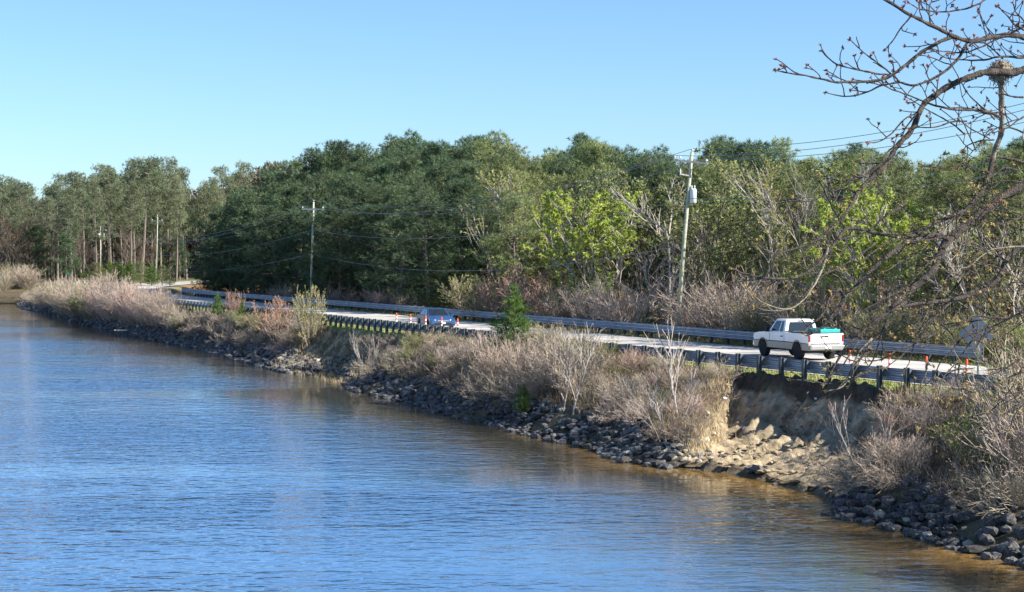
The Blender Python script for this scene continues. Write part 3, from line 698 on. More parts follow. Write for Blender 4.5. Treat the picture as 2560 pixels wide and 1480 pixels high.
for i in range(26):
    px = rnd(-40, 75); D = rnd(303, 316); x = (px - 1280) / F * D
    put(random.choice(shr_g + shr_t + shr_o), x, D, rnd(2, 4.2), "bush on the low shore at the head of the lake", "bush", "bushes on the low shore", wide=1.3, name="shore_bush")
# brush along the foot of the woods, beyond the far rail
for i in range(95):
    px = rnd(640, 2640); r = rnd(14.6, 18); x, y = at_r(px, r); sc_ = y / F; top = rnd(25, 70) if px > 1180 else rnd(5, 26)
    h = max(1.0, top * sc_ + 1.2)
    if 1590 < px < 1730: h = min(h, 1.1)
    if px > 2150: pr = random.choice(shr_o + shr_y + shr_t + shr_l)
    elif 1700 < px < 1860: pr = random.choice(shr_p + shr_g); h *= 1.5
    else: pr = random.choice(shr_o + shr_g + shr_t + shr_p)
    put(pr, x, y, min(h, 4.5), "scrubby bush behind the far guardrail, " + area(px), "bush", "bushes behind the far guardrail " + area(px), wide=1.2, name="roadside_bush")
special(shr_r[0], 1250, 14.8, 690, "reddish bush in bud behind the far guardrail, left of the young pine", "bush", 1.1)
special(shr_r[0], 1320, 14.8, 700, "reddish bush in bud behind the far guardrail, right of the young pine", "bush", 1.3)
special(shr_y[0], 1165, 14.8, 708, "yellow-tan bush right behind the sedan", "bush", 1.3)
special(shr_y[0], 1215, 15.2, 715, "yellow-tan bush between the sedan and the reddish bush", "bush", 1.2)
special(youngp[0], 950, 15.2, 722, "bright green young pine behind the far guardrail left of the sedan", "tree", 1.3, name="young_pine")
special(youngp[1], 905, 15.2, 738, "small light green pine left of the bright young pine", "tree", 1.4, name="young_pine")
special(youngp[1], 1620, 15.5, 765, "low green pine behind the far guardrail left of the leaning pole", "tree", 1.6, name="young_pine")
def onbank(pr, px, py, ytop, label, cat="bush", wide=1.0, name=None, group=None):
    p = at_ground(px, py); h = z_of(ytop, p.y) - p.z; return put(pr, p.x, p.y, h, label, cat, group, wide=wide, name=name)
onbank(youngp[0], 1285, 905, 712, "young green pine standing in front of the road between sedan and pickup", "tree", 1.5, "young_pine")
onbank(youngp[1], 545, 800, 728, "small dark young pine on the bank left of the slim power pole", "tree", 1.1, "young_pine")
onbank(youngp[1], 605, 800, 745, "smallest young pine on the bank, beside the small dark one", "tree", .9, "young_pine")
onbank(shr_or[0], 585, 800, 738, "golden bush between the two small pines on the bank", "bush", .7)
onbank(shr_or[0], 690, 850, 762, "orange-tinged bush in front of the road left of the slim power pole", "bush", 1.0)
onbank(shr_y[0], 775, 860, 742, "tall yellow-green bush at the foot of the slim power pole", "bush", .55)
onbank(youngp[1], 1310, 1035, 955, "dark green evergreen bush low on the bank above the rocks", "bush", 1.3, "evergreen_bush")
# light-stemmed saplings
sap = [proto(make_broad("bare_sapling", 4.5, .12, None, 'bark_grey', stems=1, levels=2, kids=(9, 4), fan=(20, 40))), proto(make_broad("bare_sapling", 4.5, .35, None, 'bark_grey', stems=4, levels=2, kids=(6, 4), fan=(14, 30)))]
redsap = [proto(make_broad("red_budded_sapling", 4.5, .42, 'leaf_red', 'bark_grey', 3, .09, stems=6, levels=2, kids=(5, 3), first=.5, fan=(12, 28)))]
onbank(sap[0], 1430, 1040, 800, "pale thin sapling rising from the brush under the young pine", "tree", .8)
onbank(sap[0], 1408, 1035, 830, "second pale sapling, just left of the thin one in the brush", "tree", .8)
onbank(sap[0], 1698, 1065, 790, "thin bare sapling in front of the leaning power pole", "tree", .9)
onbank(sap[1], 918, 945, 815, "pale bare sapling clump beside the washed-out gap", "tree", .9)
onbank(redsap[0], 2168, 1208, 985, "pale many-stemmed sapling with red buds right of the sandy washout", "tree", 1.15)
onbank(sap[1], 1665, 1110, 900, "fanning bare bush above the pile of pale rocks", "bush", 1.6, "bare_bush")
# ------------------------------------------------------------------ rocks
def rock_mesh(name, m, seed):
    b = bmesh.new(); bmesh.ops.create_icosphere(b, subdivisions=1, radius=1)
    rs = random.Random(seed)
    for v in b.verts:
        v.co *= rs.uniform(.68, 1.15); v.co.z *= .72; v.co.x *= 1.15
    me = bpy.data.meshes.new(name); b.to_mesh(me); b.free(); me.materials.append(m); return me
rk = [rock_mesh("riprap_rock", M['rock'], i) for i in range(7)]; rkl = [rock_mesh("riprap_rock", M['rock_light'], 20 + i) for i in range(3)]
def riprap():
    cand = []
    s = s_at_y(38)
    while s < s_at_y(305):
        w = float(Wd(s)); y0 = float(np.interp(s, SS, RY)); a, b = hollow(np.array([s]), -w + 1)
        n = 9 if y0 < 80 else (8 if y0 < 130 else 6)
        if a[0] > .5: n = 1 if random.random() < .4 else 0
        for k in range(n):
            d = rnd(-.4, 2.0); sz = rnd(.11, .29) * (1 if y0 < 120 else 1.25); s2 = s + rnd(-.3, .3); r = -w + d
            cand.append((s2, r, sz, y0, random.random() < .03))
        s += .36 if y0 < 80 else (.48 if y0 < 150 else .8)
    # pale piles beside both washouts
    for (px, py, n, spr) in ((1700, 1130, 30, 1.3), (1560, 1130, 26, 1.0), (745, 905, 22, 1.8), (780, 895, 14, 1.5), (1780, 1110, 8, 1.2)):
        p = at_ground(px, py); s_, r_ = to_sr([p.x], [p.y])
        for _ in range(n): cand.append((float(s_[0]) + rnd(-spr, spr), float(r_[0]) + rnd(-.7, .7), rnd(.07, .19), p.y, True))
    S = np.array([c[0] for c in cand]); Rr = np.array([c[1] for c in cand]); X, Y = sr_pt(S, Rr); Z = height(X, Y, S, Rr)
    vis = []
    for i, c in enumerate(cand):
        x, y = float(X[i]), float(Y[i]); px = px_of(x, y); py = 641 + F * (CAMH - Z[i]) / y
        vis.append((0 if (px < 2570 and py < 1490) else 1, y / c[2], i))
    vis.sort(); ind = set(i for _, _, i in vis[:295]); bulk = MB(); bulkl = MB()
    for i, c in enumerate(cand):
        x, y, z = float(X[i]), float(Y[i]), float(Z[i]); me = random.choice(rkl if c[4] else rk)
        rot = Matrix.Rotation(rnd(0, 6.28), 4, 'Z') @ Matrix.Rotation(rnd(-.6, .6), 4, 'X')
        mtx = Matrix.Translation((x, y, z + c[2] * .22)) @ rot @ Matrix.Diagonal((c[2] * rnd(.8, 1.3), c[2], c[2] * rnd(.8, 1.1), 1))
        if i in ind:
            o = link("riprap_rock", me); o.matrix_world = mtx
            if c[4]: tag(o, "pale rock among the dark rocks along the waterline of the bank", "rock", "pale riprap rocks")
            else: tag(o, "dark grey broken rock in the riprap along the waterline of the bank", "rock", "dark riprap rocks")
        else:
            q = bulkl if c[4] else bulk; b0 = len(q.v); q.v += [tuple(mtx @ v.co) for v in me.vertices]; q.f += [tuple(b0 + k for k in p.vertices) for p in me.polygons]
    tag(part("riprap_rubble", bulk, M['rock'], None), "dark riprap rubble farther along the waterline", "rocks", kind="stuff")
    tag(part("pale_rubble", bulkl, M['rock_light'], None), "pale rubble scattered in the farther riprap", "rocks", kind="stuff")
riprap()
# ------------------------------------------------------------------ dry grass (stuff)
def grass(name, label, n, fn, m, hh, ww):
    mb = MB()
    for _ in range(n):
        q = fn()
        if q is None: continue
        x, y = q; z = gz(x, y)
        for _k in range(5):
            a = rnd(0, 6.28); h = hh * rnd(.5, 1.2); b = Vector((x + rnd(-.15, .15), y + rnd(-.15, .15), z - .03)); sd = Vector((math.cos(a), math.sin(a), 0)) * ww
            mb.tri(b - sd, b + sd, b + Vector((rnd(-.5, .5) * h, rnd(-.5, .5) * h, h)))
    tag(part(name, mb, m, None), label, "grass", kind="stuff")
def fbank():
    s = rnd(s_at_y(42), s_at_y(200)) if random.random() < .5 else rnd(s_at_y(42), s_at_y(110)); w = float(Wd(s)); r = -rnd(.6, max(1.2, w - 1.6)); a, b = hollow(np.array([s]), r)
    if a[0] > .2 and random.random() < .93: return None
    x, y = sr_pt(s, r); return float(x), float(y)
def fsh():
    s = rnd(s_at_y(42), s_at_y(180)); x, y = sr_pt(s, rnd(-.45, 2.3) if random.random() < .65 else rnd(12.5, 14.6)); return float(x), float(y)
def fhol():
    if random.random() < .5: s = rnd(H2[0], H2[1]); r = -rnd(1, 5)
    else: r = -rnd(1.5, 7.0); s = H1[1] + rnd(-1.0, 2.5) + SHEAR * r
    x, y = sr_pt(s, r); return float(x), float(y)
M['shoulder_grass'] = mat("shoulder_grass", (.20, .24, .06), .9, col2=(.38, .36, .15), vscale=1.5, transl=.2)
M['undergrowth'] = mat("undergrowth", (.13, .10, .065), .95, col2=(.28, .22, .14), vscale=1.2)
grass("undergrowth", "dry brown undergrowth between the bushes on the bank", 9000, fbank, M['undergrowth'], .5, .018)
grass("shoulder_grass", "short green and straw grass along both road shoulders", 9000, fsh, M['shoulder_grass'], .16, .03)
grass("dry_grass", "pale straw grass hanging in and beside the washouts", 1300, fhol, M['straw'], .45, .014)
def debris():
    mb = MB(); cl = MB()
    for _ in range(170):
        s = rnd(H1[0], H1[1] - .5); x, y = sr_pt(s, -.58); p = Vector((float(x), float(y), 2.9)); q = p + Vector((rnd(-.3, .1), rnd(-.3, .1), -rnd(.15, .5))); e = q + Vector((rnd(-.3, .2), rnd(-.3, .2), -rnd(.1, .6)))
        mb.tube([p, q, e], [.014, .009, .005], 3)
    for _ in range(520):
        r = -rnd(1.2, 8.5) if random.random() < .8 else -rnd(1.0, 2.2); s = rnd(H1[0] - .5, H1[1] + .3) + SHEAR * r
        if -r > float(Wd(s)) - .1: continue
        x, y = sr_pt(s, r); me = rk[random.randrange(7)]; z = rnd(.03, .13) ** 1.0
        mt = Matrix.Translation((float(x), float(y), gz(x, y) + .09)) @ Matrix.Rotation(rnd(0, 6.28), 4, 'Z') @ Matrix.Diagonal((z * 1.3, z, z * .8, 1)); b0 = len(cl.v)
        cl.v += [tuple(mt @ v.co) for v in me.vertices]; cl.f += [tuple(b0 + k for k in p.vertices) for p in me.polygons]
    tag(part("hanging_roots", mb, M['bark_dark'], None), "dark roots hanging from the undercut turf edge of the washout", "roots", kind="stuff")
    M['clod'] = mat("soil_clod", (.20, .155, .10), .95, col2=(.36, .29, .19), vscale=3, bump=.4)
    tag(part("soil_clods", cl, M['clod'], None), "tan clods of soil scattered down the washout", "soil", kind="stuff")
debris()
# ------------------------------------------------------------------ power poles and wires
TOPS = []
def pole(px_base, r, px_top, ytop, label, arm_px, light=False, can=False, D=None):
    if D is None: x, y = at_r(px_base, r)
    else: x, y = (px_base - 1280) / F * D, D
    g = gz(x, y); top = at_d(px_top, ytop, y); h = top.z - g; root = empty("power_pole", (x, y, g), label=label, cat="power pole", group="wooden power poles beside the road")
    lean = Vector((top.x - x, 0, h)); sc = y / F
    mb = MB(); mb.tube([(0, 0, -.5), tuple(lean * .5), tuple(lean)], [.14, .12, .095] if D is None else [.11, .10, .08], 12); part("pole_shaft", mb, M['wood'], root, True)
    za = h - .75 if not can else h - .62; ac = lean * (za / h); al = arm_px * sc; t = Vector((math.cos(R(-18)), math.sin(R(-18)), -.02 if not can else -.12)).normalized(); nrm = Vector((-t.y, t.x, 0)).normalized()
    mtx = Matrix((t, nrm, t.cross(nrm))).transposed()
    mb = MB(); c = ac - nrm * .17; mb.box(c, (al, .10, .13), mtx); part("crossarm", mb, M['woodlight'], root)
    pts = []
    for q in (-.46, .46, -.3 if can else None):
        if q is None: continue
        p = c + t * al * q; mb = MB(); mb.lathe([(.02, .065), (.03, .13), (.07, .15), (.075, .19), (.045, .21), (.065, .24), (.03, .29)], p, sides=10); part("insulator", mb, M['porcelain'], root, True); pts.append(root.location + p + Vector((0, 0, .28)))
    mb = MB(); mb.lathe([(.03, -.02), (.035, .1), (.075, .12), (.075, .17), (.03, .22)], lean, sides=10); part("insulator", mb, M['porcelain'], root, True)
    pts.insert(1, root.location + lean + Vector((0, 0, .2)))
    for sgn in (-1, 1):
        mb = MB(); a_ = c + t * al * .24 * sgn; b_ = lean * ((za - .6) / h) - nrm * .14; mb.tube([a_, b_], .022, 4); part("arm_brace", mb, M['woodlight'], root)
    nt_ = lean * ((h - 2.9) / h); pts.append(root.location + nt_ + Vector((0, -.16, 0)))
    pts.append(root.location + lean * .5 + Vector((0, -.16, 0)))
    if can:
        q = lean * ((h - 2.75) / h) + Vector((.30, -.12, 0)); mb = MB(); mb.lathe([(.19, -.45), (.21, -.42), (.21, .36), (.19, .42), (.08, .46)], q, sides=16); o = part("transformer", mb, M['can'], root, True)
        for dx in (-.09, .09):
            m2 = MB(); m2.lathe([(.03, .4), (.05, .47), (.03, .53), (.05, .59), (.02, .66)], q + Vector((dx, 0, 0)), sides=8); part("bushing", m2, M['porcelain'], o)
        mb = MB(); mb.box(lean * ((h - 1.45) / h) + Vector((-.25, -.1, 0)), (.75, .08, .09), Matrix.Rotation(R(10), 3, 'Y')); part("cutout_arm", mb, M['woodlight'], root)
        mb = MB(); mb.lathe([(.04, -.2), (.05, 0), (.04, .2)], lean * ((h - 1.35) / h) + Vector((-.62, -.1, .1)), sides=8); part("fuse_cutout", mb, M['porcelain'], root)
    elif light:
        mb = MB(); q = ac + Vector((-.1, -.2, -.9))
        for dx in (-.85, -.1, .75): mb.lathe([(.15, -.35), (.17, .3), (.1, .36)], q + Vector((dx, 0, 0)), sides=10)
        part("transformer", mb, M['can'], root, True)
    return pts
pR = pole(1690, 14.6, 1730, 380, "tall wooden pole leaning right with a white transformer, left of the pickup", 88, can=True)
pM = pole(776, 14.6, 784, 505, "slim greenish wooden pole with one white crossarm against the dark pines", 60)
pL3 = pole(390, 0, 394, 542, "wooden pole with small crossarm left of the dark stand, rightmost of the far three", 30, D=322)
pL1 = pole(251, 0, 251, 566, "far wooden pole with hanging cans under its crossarm, middle of the far three", 36, light=True, D=330)
pL2 = pole(179, 0, 177, 578, "far wooden pole beside the small green sign, leftmost of the far three", 30, D=352)
pX = pole(2960, 14.6, 2990, 150, "next wooden pole of the line, standing beyond the right edge of the view", 150)
def wire(a, b, sag, label, group):
    mb = MB(); pts = []
    for k in range(17):
        t = k / 16; p = Vector(a).lerp(Vector(b), t); p.z -= sag * 4 * t * (1 - t); pts.append(p)
    mb.tube(pts, .017, 4); tag(part("power_line", mb, M['wire'], None), label, "power line", group)
for k in range(3):
    wire(pX[k], pR[k], 1.0, "thin high wire crossing the sky right of the leaning pole", "high wires right of the leaning pole")
    wire(pR[k], pM[k], 1.9, "high wire between the leaning pole and the slim pole", "high wires between the two near poles")
    wire(pM[k], pL1[k], 3.2, "high wire sagging left from the slim pole", "high wires left of the slim pole")
    wire(pL1[k], pL2[k], .5, "short high wire between the two leftmost poles", "high wires of the leftmost poles")
wire(pX[-2], pR[-2], 1.0, "lower wire from the transformer level towards the right", None)
wire(pR[-2], pM[-2], 1.6, "middle wire crossing the dark woods between the two near poles", None)
wire(pR[-1], pM[-1], 1.7, "lowest cable between the leaning pole and the slim pole", None)
wire(pM[-2], pL1[-2], 2.6, "middle wire sagging left from the slim pole below its crossarm", None)
wire(pM[-1], pL1[-1], 2.4, "lowest cable sagging left from halfway up the slim pole", None)
wire(pL3[0], pL1[1], .8, "short wire joining the rightmost and middle of the far poles", None)
# ------------------------------------------------------------------ vehicles
def ring_pts(cx, cz, r, a0, a1, n=10): return [(cx + r * math.cos(R(a0 + (a1 - a0) * k / n)), cz + r * math.sin(R(a0 + (a1 - a0) * k / n))) for k in range(n + 1)]
def wheel(root, x, y, r, w, side):
    o = MB(); o.lathe([(r * .66, -w / 2), (r * .93, -w / 2), (r, -w * .32), (r, w * .32), (r * .93, w / 2), (r * .66, w / 2)], (0, 0, 0), 'y', 28)
    wo = empty("wheel", (x, y, r)); wo.parent = root; part("tyre", o, M['rubber'], wo, False)
    m = MB(); yy = side * (w / 2 - .03); m.lathe([(r * .66, yy - .02), (r * .66, yy + .012 * side), (r * .6, yy - .03 * side), (r * .2, yy - .01 * side), (r * .16, yy + .02 * side)] if side > 0 else [(r * .16, yy - .02), (r * .2, yy + .01), (r * .6, yy + .03), (r * .66, yy - .012), (r * .66, yy + .02)], (0, 0, 0), 'y', 24)
    for k in range(6):
        a = k * math.pi / 3; m.box((math.cos(a) * r * .4, yy + .012 * side, math.sin(a) * r * .4), (r * .46, .03, r * .13), Matrix.Rotation(-a, 3, 'Y'))
    part("rim", m, M['rim'], wo)
def pane(root, name, pts, m, off):
    mb = MB(); a = [Vector(p) for p in pts]; n = (a[1] - a[0]).cross(a[2] - a[0]).normalized()
    c = sum(a, Vector()) / len(a)
    if n.dot(c - Vector((c.x * .6, 0, 1.0))) < 0: n = -n
    b0 = len(mb.v); k = len(a); mb.v += [tuple(p + n * off) for p in a] + [tuple(p - n * .01) for p in a]
    mb.f.append(tuple(range(k))); mb.f.append(tuple(range(2 * k - 1, k - 1, -1)))
    for i in range(k): j = (i + 1) % k; mb.f.append((j, i, i + k, j + k))
    return part(name, mb, m, root)
def truck(root):
    xf, xr, r = 1.82, -1.72, .40; hw = .99
    up = [(2.78, .78), (2.86, .98), (2.72, 1.12), (1.35, 1.22), (-.42, 1.25), (-.46, 1.25), (-2.86, 1.27), (-2.9, .80)] + ring_pts(xr, .42, .50, 46, 134)[::1][::-1][:0]
    def outline(z0):
        return [(-2.9, z0)] + [p for p in ring_pts(xr, .42, .5, 180, 0) if p[1] >= z0]
    zc = .80
    rear = [p for p in ring_pts(xr, .40, .52, 180, 0, 20) if p[1] > zc]; fr_ = [p for p in ring_pts(xf, .40, .52, 180, 0, 20) if p[1] > zc]
    body = [(-2.9, zc)] + rear + fr_ + [(2.80, zc), (2.86, .98), (2.74, 1.12), (2.3, 1.18), (1.30, 1.24), (-.45, 1.26), (-.45, 1.26), (-2.90, 1.28)]
    mb = MB(); mb.profile(body[:], -hw, hw); part("body", mb, M['white_paint'], root, bevel=.035)
    rear = [p for p in ring_pts(xr, .40, .52, 180, 0, 20) if .5 < p[1] <= zc + .0]; 
    low = [(-2.88, .50)] + [(xr - .51, .50)] + [p for p in rear if p[0] < xr] + [(xr - .34, zc - .003)] + [(-2.88, zc - .003)]
    segs = [((-2.88, xr - .50), ), ((xr + .50, xf - .50), ), ((xf + .50, 2.76), )]
    mb = MB()
    for (a, b), in segs: mb.profile([(a, .47), (b, .47), (b - (.0 if b > 2.7 else -.06), zc - .004), (a - (.06 if a > -2.8 else 0), zc - .004)], -hw - .006, hw + .006)
    part("lower_cladding", mb, M['tan_paint'], root, bevel=.015)
    mb = MB(); mb.box((0, 0, .52), (5.3, 1.1, .2)); mb.box((-1.72, 0, .42), (.25, 1.6, .2)); mb.box((1.82, 0, .42), (.25, 1.6, .2)); part("chassis", mb, M['black'], root)
    zb, zt = 1.22, 1.87; b4 = [(1.38, -.93, zb), (1.38, .93, zb), (-.43, .95, zb), (-.43, -.95, zb)]; t4 = [(.72, -.76, zt), (.72, .76, zt), (-.34, .80, zt), (-.34, -.80, zt)]
    mb = MB(); mb.hexa(b4, t4); part("cab", mb, M['white_paint'], root, bevel=.05)
    def lerp4(u, v, side):   # on cab side: u along x at belt->, v up
        b = Vector(b4[1]).lerp(Vector(b4[2]), u) if side > 0 else Vector(b4[0]).lerp(Vector(b4[3]), u)
        t = Vector(t4[1]).lerp(Vector(t4[2]), u) if side > 0 else Vector(t4[0]).lerp(Vector(t4[3]), u)
        return b.lerp(t, v)
    for sd in (1, -1):
        pane(root, "side_window", [lerp4(.14, .1, sd), lerp4(.60, .1, sd), lerp4(.60, .86, sd), lerp4(.10, .86, sd)], M['glass'], .012)
        pane(root, "side_window", [lerp4(.66, .1, sd), lerp4(.88, .1, sd), lerp4(.86, .86, sd), lerp4(.66, .86, sd)], M['glass'], .012)
        mb = MB(); mb.box((1.12, sd * 1.12, 1.34), (.12, .2, .22)); mb.box((1.12, sd * 1.0, 1.28), (.05, .12, .05)); part("side_mirror", mb, M['black'], root, bevel=.02)
        mb = MB(); mb.box((-.18, sd * 1.0, 1.06), (.2, .03, .05)); part("door_handle", mb, M['black'], root)
        mb = MB(); mb.box((-.42, sd * .992, 1.0), (.012, .012, .42)); mb.box((1.10, sd * .992, 1.0), (.012, .012, .40)); part("door_seam", mb, M['black'], root)
        mb = MB(); mb.box((-2.88, sd * .935, 1.04), (.07, .11, .32)); part("tail_light", mb, M['red_lamp'], root, bevel=.015)
        mb = MB(); mb.box((2.80, sd * .80, 1.0), (.08, .3, .16)); part("headlight", mb, M['clear_lamp'], root, bevel=.02)
        for x in (xf, xr):
            mb = MB(); arc = ring_pts(x, .40, .545, 172, 8, 14); inn = ring_pts(x, .40, .50, 8, 172, 14); mb.profile(arc + inn, sd * (hw - .01), sd * (hw + .018)); part("wheel_arch", mb, M['tan_paint'], root)
    bb = [Vector(b4[2]), Vector(b4[3]), Vector(t4[3]), Vector(t4[2])]
    def back(u, v): return bb[0].lerp(bb[1], u).lerp(bb[3].lerp(bb[2], u), v)
    pane(root, "rear_window", [back(.1, .12), back(.9, .12), back(.88, .8), back(.12, .8)], M['glass'], .014)
    ft = [Vector(b4[0]), Vector(b4[1]), Vector(t4[1]), Vector(t4[0])]
    def fro(u, v): return ft[0].lerp(ft[1], u).lerp(ft[3].lerp(ft[2], u), v)
    pane(root, "windscreen", [fro(.06, .06), fro(.94, .06), fro(.92, .9), fro(.08, .9)], M['glass'], .012)
    mb = MB(); mb.box((-.36, 0, 1.80), (.04, .3, .05)); part("brake_light", mb, M['red_lamp'], root)
    mb = MB(); mb.box((-2.912, 0, 1.03), (.035, 1.62, .42)); tg = part("tailgate", mb, M['white_paint'], root, bevel=.012)
    mb = MB(); mb.box((-2.94, 0, 1.14), (.02, .20, .07)); part("handle", mb, M['black'], tg)
    mb = MB(); mb.box((-1.68, 0, 1.284), (2.36, 1.76, .012)); part("bed_opening", mb, M['black'], root)
    mb = MB(); mb.box((-1.68, .94, 1.30), (2.4, .09, .05)); mb.box((-1.68, -.94, 1.30), (2.4, .09, .05)); mb.box((-2.88, 0, 1.29), (.07, 1.7, .035)); part("bed_rail", mb, M['black'], root, bevel=.012)
    mb = MB(); mb.box((-3.0, 0, .63), (.2, 1.9, .2)); bp = part("rear_bumper", mb, M['chrome'], root, bevel=.03)
    mb = MB(); mb.box((-3.105, 0, .64), (.012, .32, .15)); part("number_plate", mb, M['plate'], bp)
    mb = MB(); mb.box((2.88, 0, .62), (.18, 1.9, .24)); part("front_bumper", mb, M['chrome'], root, bevel=.04)
    mb = MB(); mb.box((2.86, 0, .95), (.03, 1.2, .24)); part("grille", mb, M['black'], root)
    for x in (xf, xr):
        for sd in (1, -1): wheel(root, x, sd * .86, r, .27, sd)
s_t, r_t = to_sr(*[[q] for q in (at_z(1985, 893, 2.94).x, at_z(1985, 893, 2.94).y)])
print('truck', s_t, r_t); sT = float(s_t[0]) + 1.75 - 2.2; tx, ty = tang(sT); x, y = sr_pt(sT, 8.9)
yaw = math.atan2(ty, tx) - R(5)
tr = empty("pickup_truck", (float(x), float(y), 2.95), yaw, "white extended-cab pickup truck with tan lower sides driving away on the road", "pickup truck"); truck(tr); tr.scale = (.96, .98, 1.03)
mb = MB(); mb.box((0, 0, 0), (1.25, 1.1, .18)); mb.box((0, .3, .11), (1.2, .1, .05)); mb.box((0, -.3, .11), (1.2, .1, .05))
cg = part("cargo_cover", mb, M['teal'], None, bevel=.02); cg.location = tr.location + Vector((math.cos(yaw) * -2.05 + math.sin(yaw) * .3, math.sin(yaw) * -2.05 - math.cos(yaw) * .3, 1.42)); cg.rotation_euler = (0, 0, yaw)
tag(cg, "teal cover over the load at the rear of the pickup bed", "cargo cover")
def sedan(root):
    xf, xr, r = 1.35, -1.30, .32; hw = .88; zc = .28
    def arch(x): return [p for p in ring_pts(x, .32, .40, 180, 0, 16) if p[1] > zc]
    body = [(-2.15, zc)] + arch(xr) + arch(xf) + [(2.10, zc), (2.24, .40), (2.22, .62), (2.05, .78), (1.30, .93), (1.0, .96), (-1.6, 1.0), (-2.12, .98), (-2.24, .8), (-2.22, .42)]
    mb = MB(); mb.profile(body, -hw, hw); part("body", mb, M['blue_paint'], root, bevel=.07)
    zb, zt = .93, 1.45; b4 = [(1.12, -.80, zb), (1.12, .80, zb), (-1.85, .80, zb), (-1.85, -.80, zb)]; t4 = [(.25, -.60, zt - .03), (.25, .60, zt - .03), (-1.0, .60, zt), (-1.0, -.60, zt)]
    mb = MB(); mb.hexa(b4, t4); part("cabin", mb, M['blue_paint'], root, bevel=.08)
    for sd in (1, -1):
        B = (Vector(b4[1]), Vector(b4[2]), Vector(t4[2]), Vector(t4[1])) if sd > 0 else (Vector(b4[0]), Vector(b4[3]), Vector(t4[3]), Vector(t4[0]))
        def q(u, v): return B[0].lerp(B[1], u).lerp(B[3].lerp(B[2], u), v)
        pane(root, "side_window", [q(.1, .14), q(.46, .14), q(.44, .84), q(.12, .84)], M['glass'], .014)
        pane(root, "side_window", [q(.50, .14), q(.84, .14), q(.8, .84), q(.49, .84)], M['glass'], .014)
        mb = MB(); mb.box((.86, sd * .98, 1.0), (.12, .18, .13)); mb.box((.86, sd * .88, .97), (.05, .1, .04)); part("side_mirror", mb, M['blue_paint'], root, bevel=.03)
        mb = MB(); mb.hexa([(2.0, sd * .46, .62), (2.23, sd * .50, .56), (2.10, sd * .86, .58), (1.86, sd * .89, .68)], [(1.96, sd * .46, .78), (2.16, sd * .5, .70), (2.04, sd * .86, .74), (1.8, sd * .89, .80)]); part("headlight", mb, M['clear_lamp'], root)
        mb = MB(); mb.box((-2.2, sd * .7, .78), (.1, .3, .16)); part("tail_light", mb, M['red_lamp'], root, bevel=.02)
        for hx in (.0, -.95):
            mb = MB(); mb.box((hx, sd * .885, .84), (.18, .02, .035)); part("door_handle", mb, M['chrome'], root)
    f = (Vector(b4[0]), Vector(b4[1]), Vector(t4[1]), Vector(t4[0]))
    def w(u, v): return f[0].lerp(f[1], u).lerp(f[3].lerp(f[2], u), v)
    pane(root, "windscreen", [w(.06, .08), w(.94, .08), w(.93, .92), w(.07, .92)], M['glass'], .014)
    f2 = (Vector(b4[2]), Vector(b4[3]), Vector(t4[3]), Vector(t4[2]))
    def w2(u, v): return f2[0].lerp(f2[1], u).lerp(f2[3].lerp(f2[2], u), v)
    pane(root, "rear_window", [w2(.1, .12), w2(.9, .12), w2(.9, .88), w2(.1, .88)], M['glass'], .014)
    mb = MB(); mb.box((2.235, 0, .42), (.03, 1.2, .16)); part("lower_grille", mb, M['black'], root, bevel=.01)
    mb = MB(); mb.box((2.22, 0, .64), (.05, .8, .07)); part("grille", mb, M['chrome'], root, bevel=.01)
    mb = MB(); mb.box((2.26, 0, .50), (.015, .32, .13)); part("number_plate", mb, M['plate'], root)
    for x in (xf, xr):
        for sd in (1, -1): wheel(root, x, sd * .78, r, .21, sd)
p = at_z(1118, 822, 2.95); s_c, r_c = to_sr([p.x], [p.y]); sC = float(s_c[0]) + .2; tx, ty = tang(sC); x, y = sr_pt(sC, 5.0)
sd_ = empty("sedan_car", (float(x), float(y), 2.95), math.atan2(-ty, -tx) - R(7), "blue-grey sedan coming towards the viewer on the road", "car"); sedan(sd_)
# ------------------------------------------------------------------ delineators, signs, small things
def delineator():
    root = empty("traffic_delineator"); mb = MB(); mb.lathe([(.19, 0), (.19, .03), (.08, .07), (.06, .09)], sides=16); part("base", mb, M['black'], root)
    mb = MB(); mb.lathe([(.058, .08), (.052, 1.0), (.03, 1.04)], sides=12); po = part("tube", mb, M['orange'], root, True)
    for z in (.42, .66):
        mb = MB(); mb.lathe([(.0585, z), (.0575, z + .13)], sides=12); part("reflective_band", mb, M['white_band'], po)
    return root
dl = proto(delineator())
for i, (px, lab) in enumerate(((2126, "orange and white tube post just behind the tail of the pickup"), (2225, "second orange and white tube post behind the pickup"), (2317, "third orange and white tube post behind the pickup"), (2418, "orange tube post half hidden by twigs left of the diamond sign"), (2545, "orange tube post right of the diamond sign behind branches"),
                                (991, "thin orange tube post farthest left of the sedan"), (1026, "thin orange tube post second left of the sedan"), (1064, "orange tube post in front of the side of the sedan"), (1104, "orange tube post in front of the sedan's headlight"), (1144, "orange tube post at the sedan's bumper"))):
    x, y = at_r(px, 3.3); c = copy_tree(dl); c.location = (x, y, 2.945); c.scale = (.95, .95, 1.0); tag(c, lab, "traffic post", "orange tube posts along the road edge")
x, y = at_r(2445, 1.0); zc = z_of(835, y)
sg = empty("road_sign", (x, y, gz(x, y)), label="grey back of a diamond road sign on a post beside the near guardrail", cat="road sign"); g0 = gz(x, y)
mb = MB(); mb.box((0, 0, 0), (.02, .98, .98), Matrix.Rotation(R(45), 3, 'X')); o = part("sign_panel", mb, M['sign_back'], sg, bevel=.006); o.location = (0, 0, zc - g0); o.rotation_euler = (0, 0, R(72))
mb = MB(); mb.box((0, -.06, (zc - g0) / 2 + .2), (.06, .05, zc - g0 + .7)); part("sign_post", mb, M['post'], sg)
D = 330; x = (171 - 1280) / F * D; g0 = z_of(697, D); gg = gz(x, D)
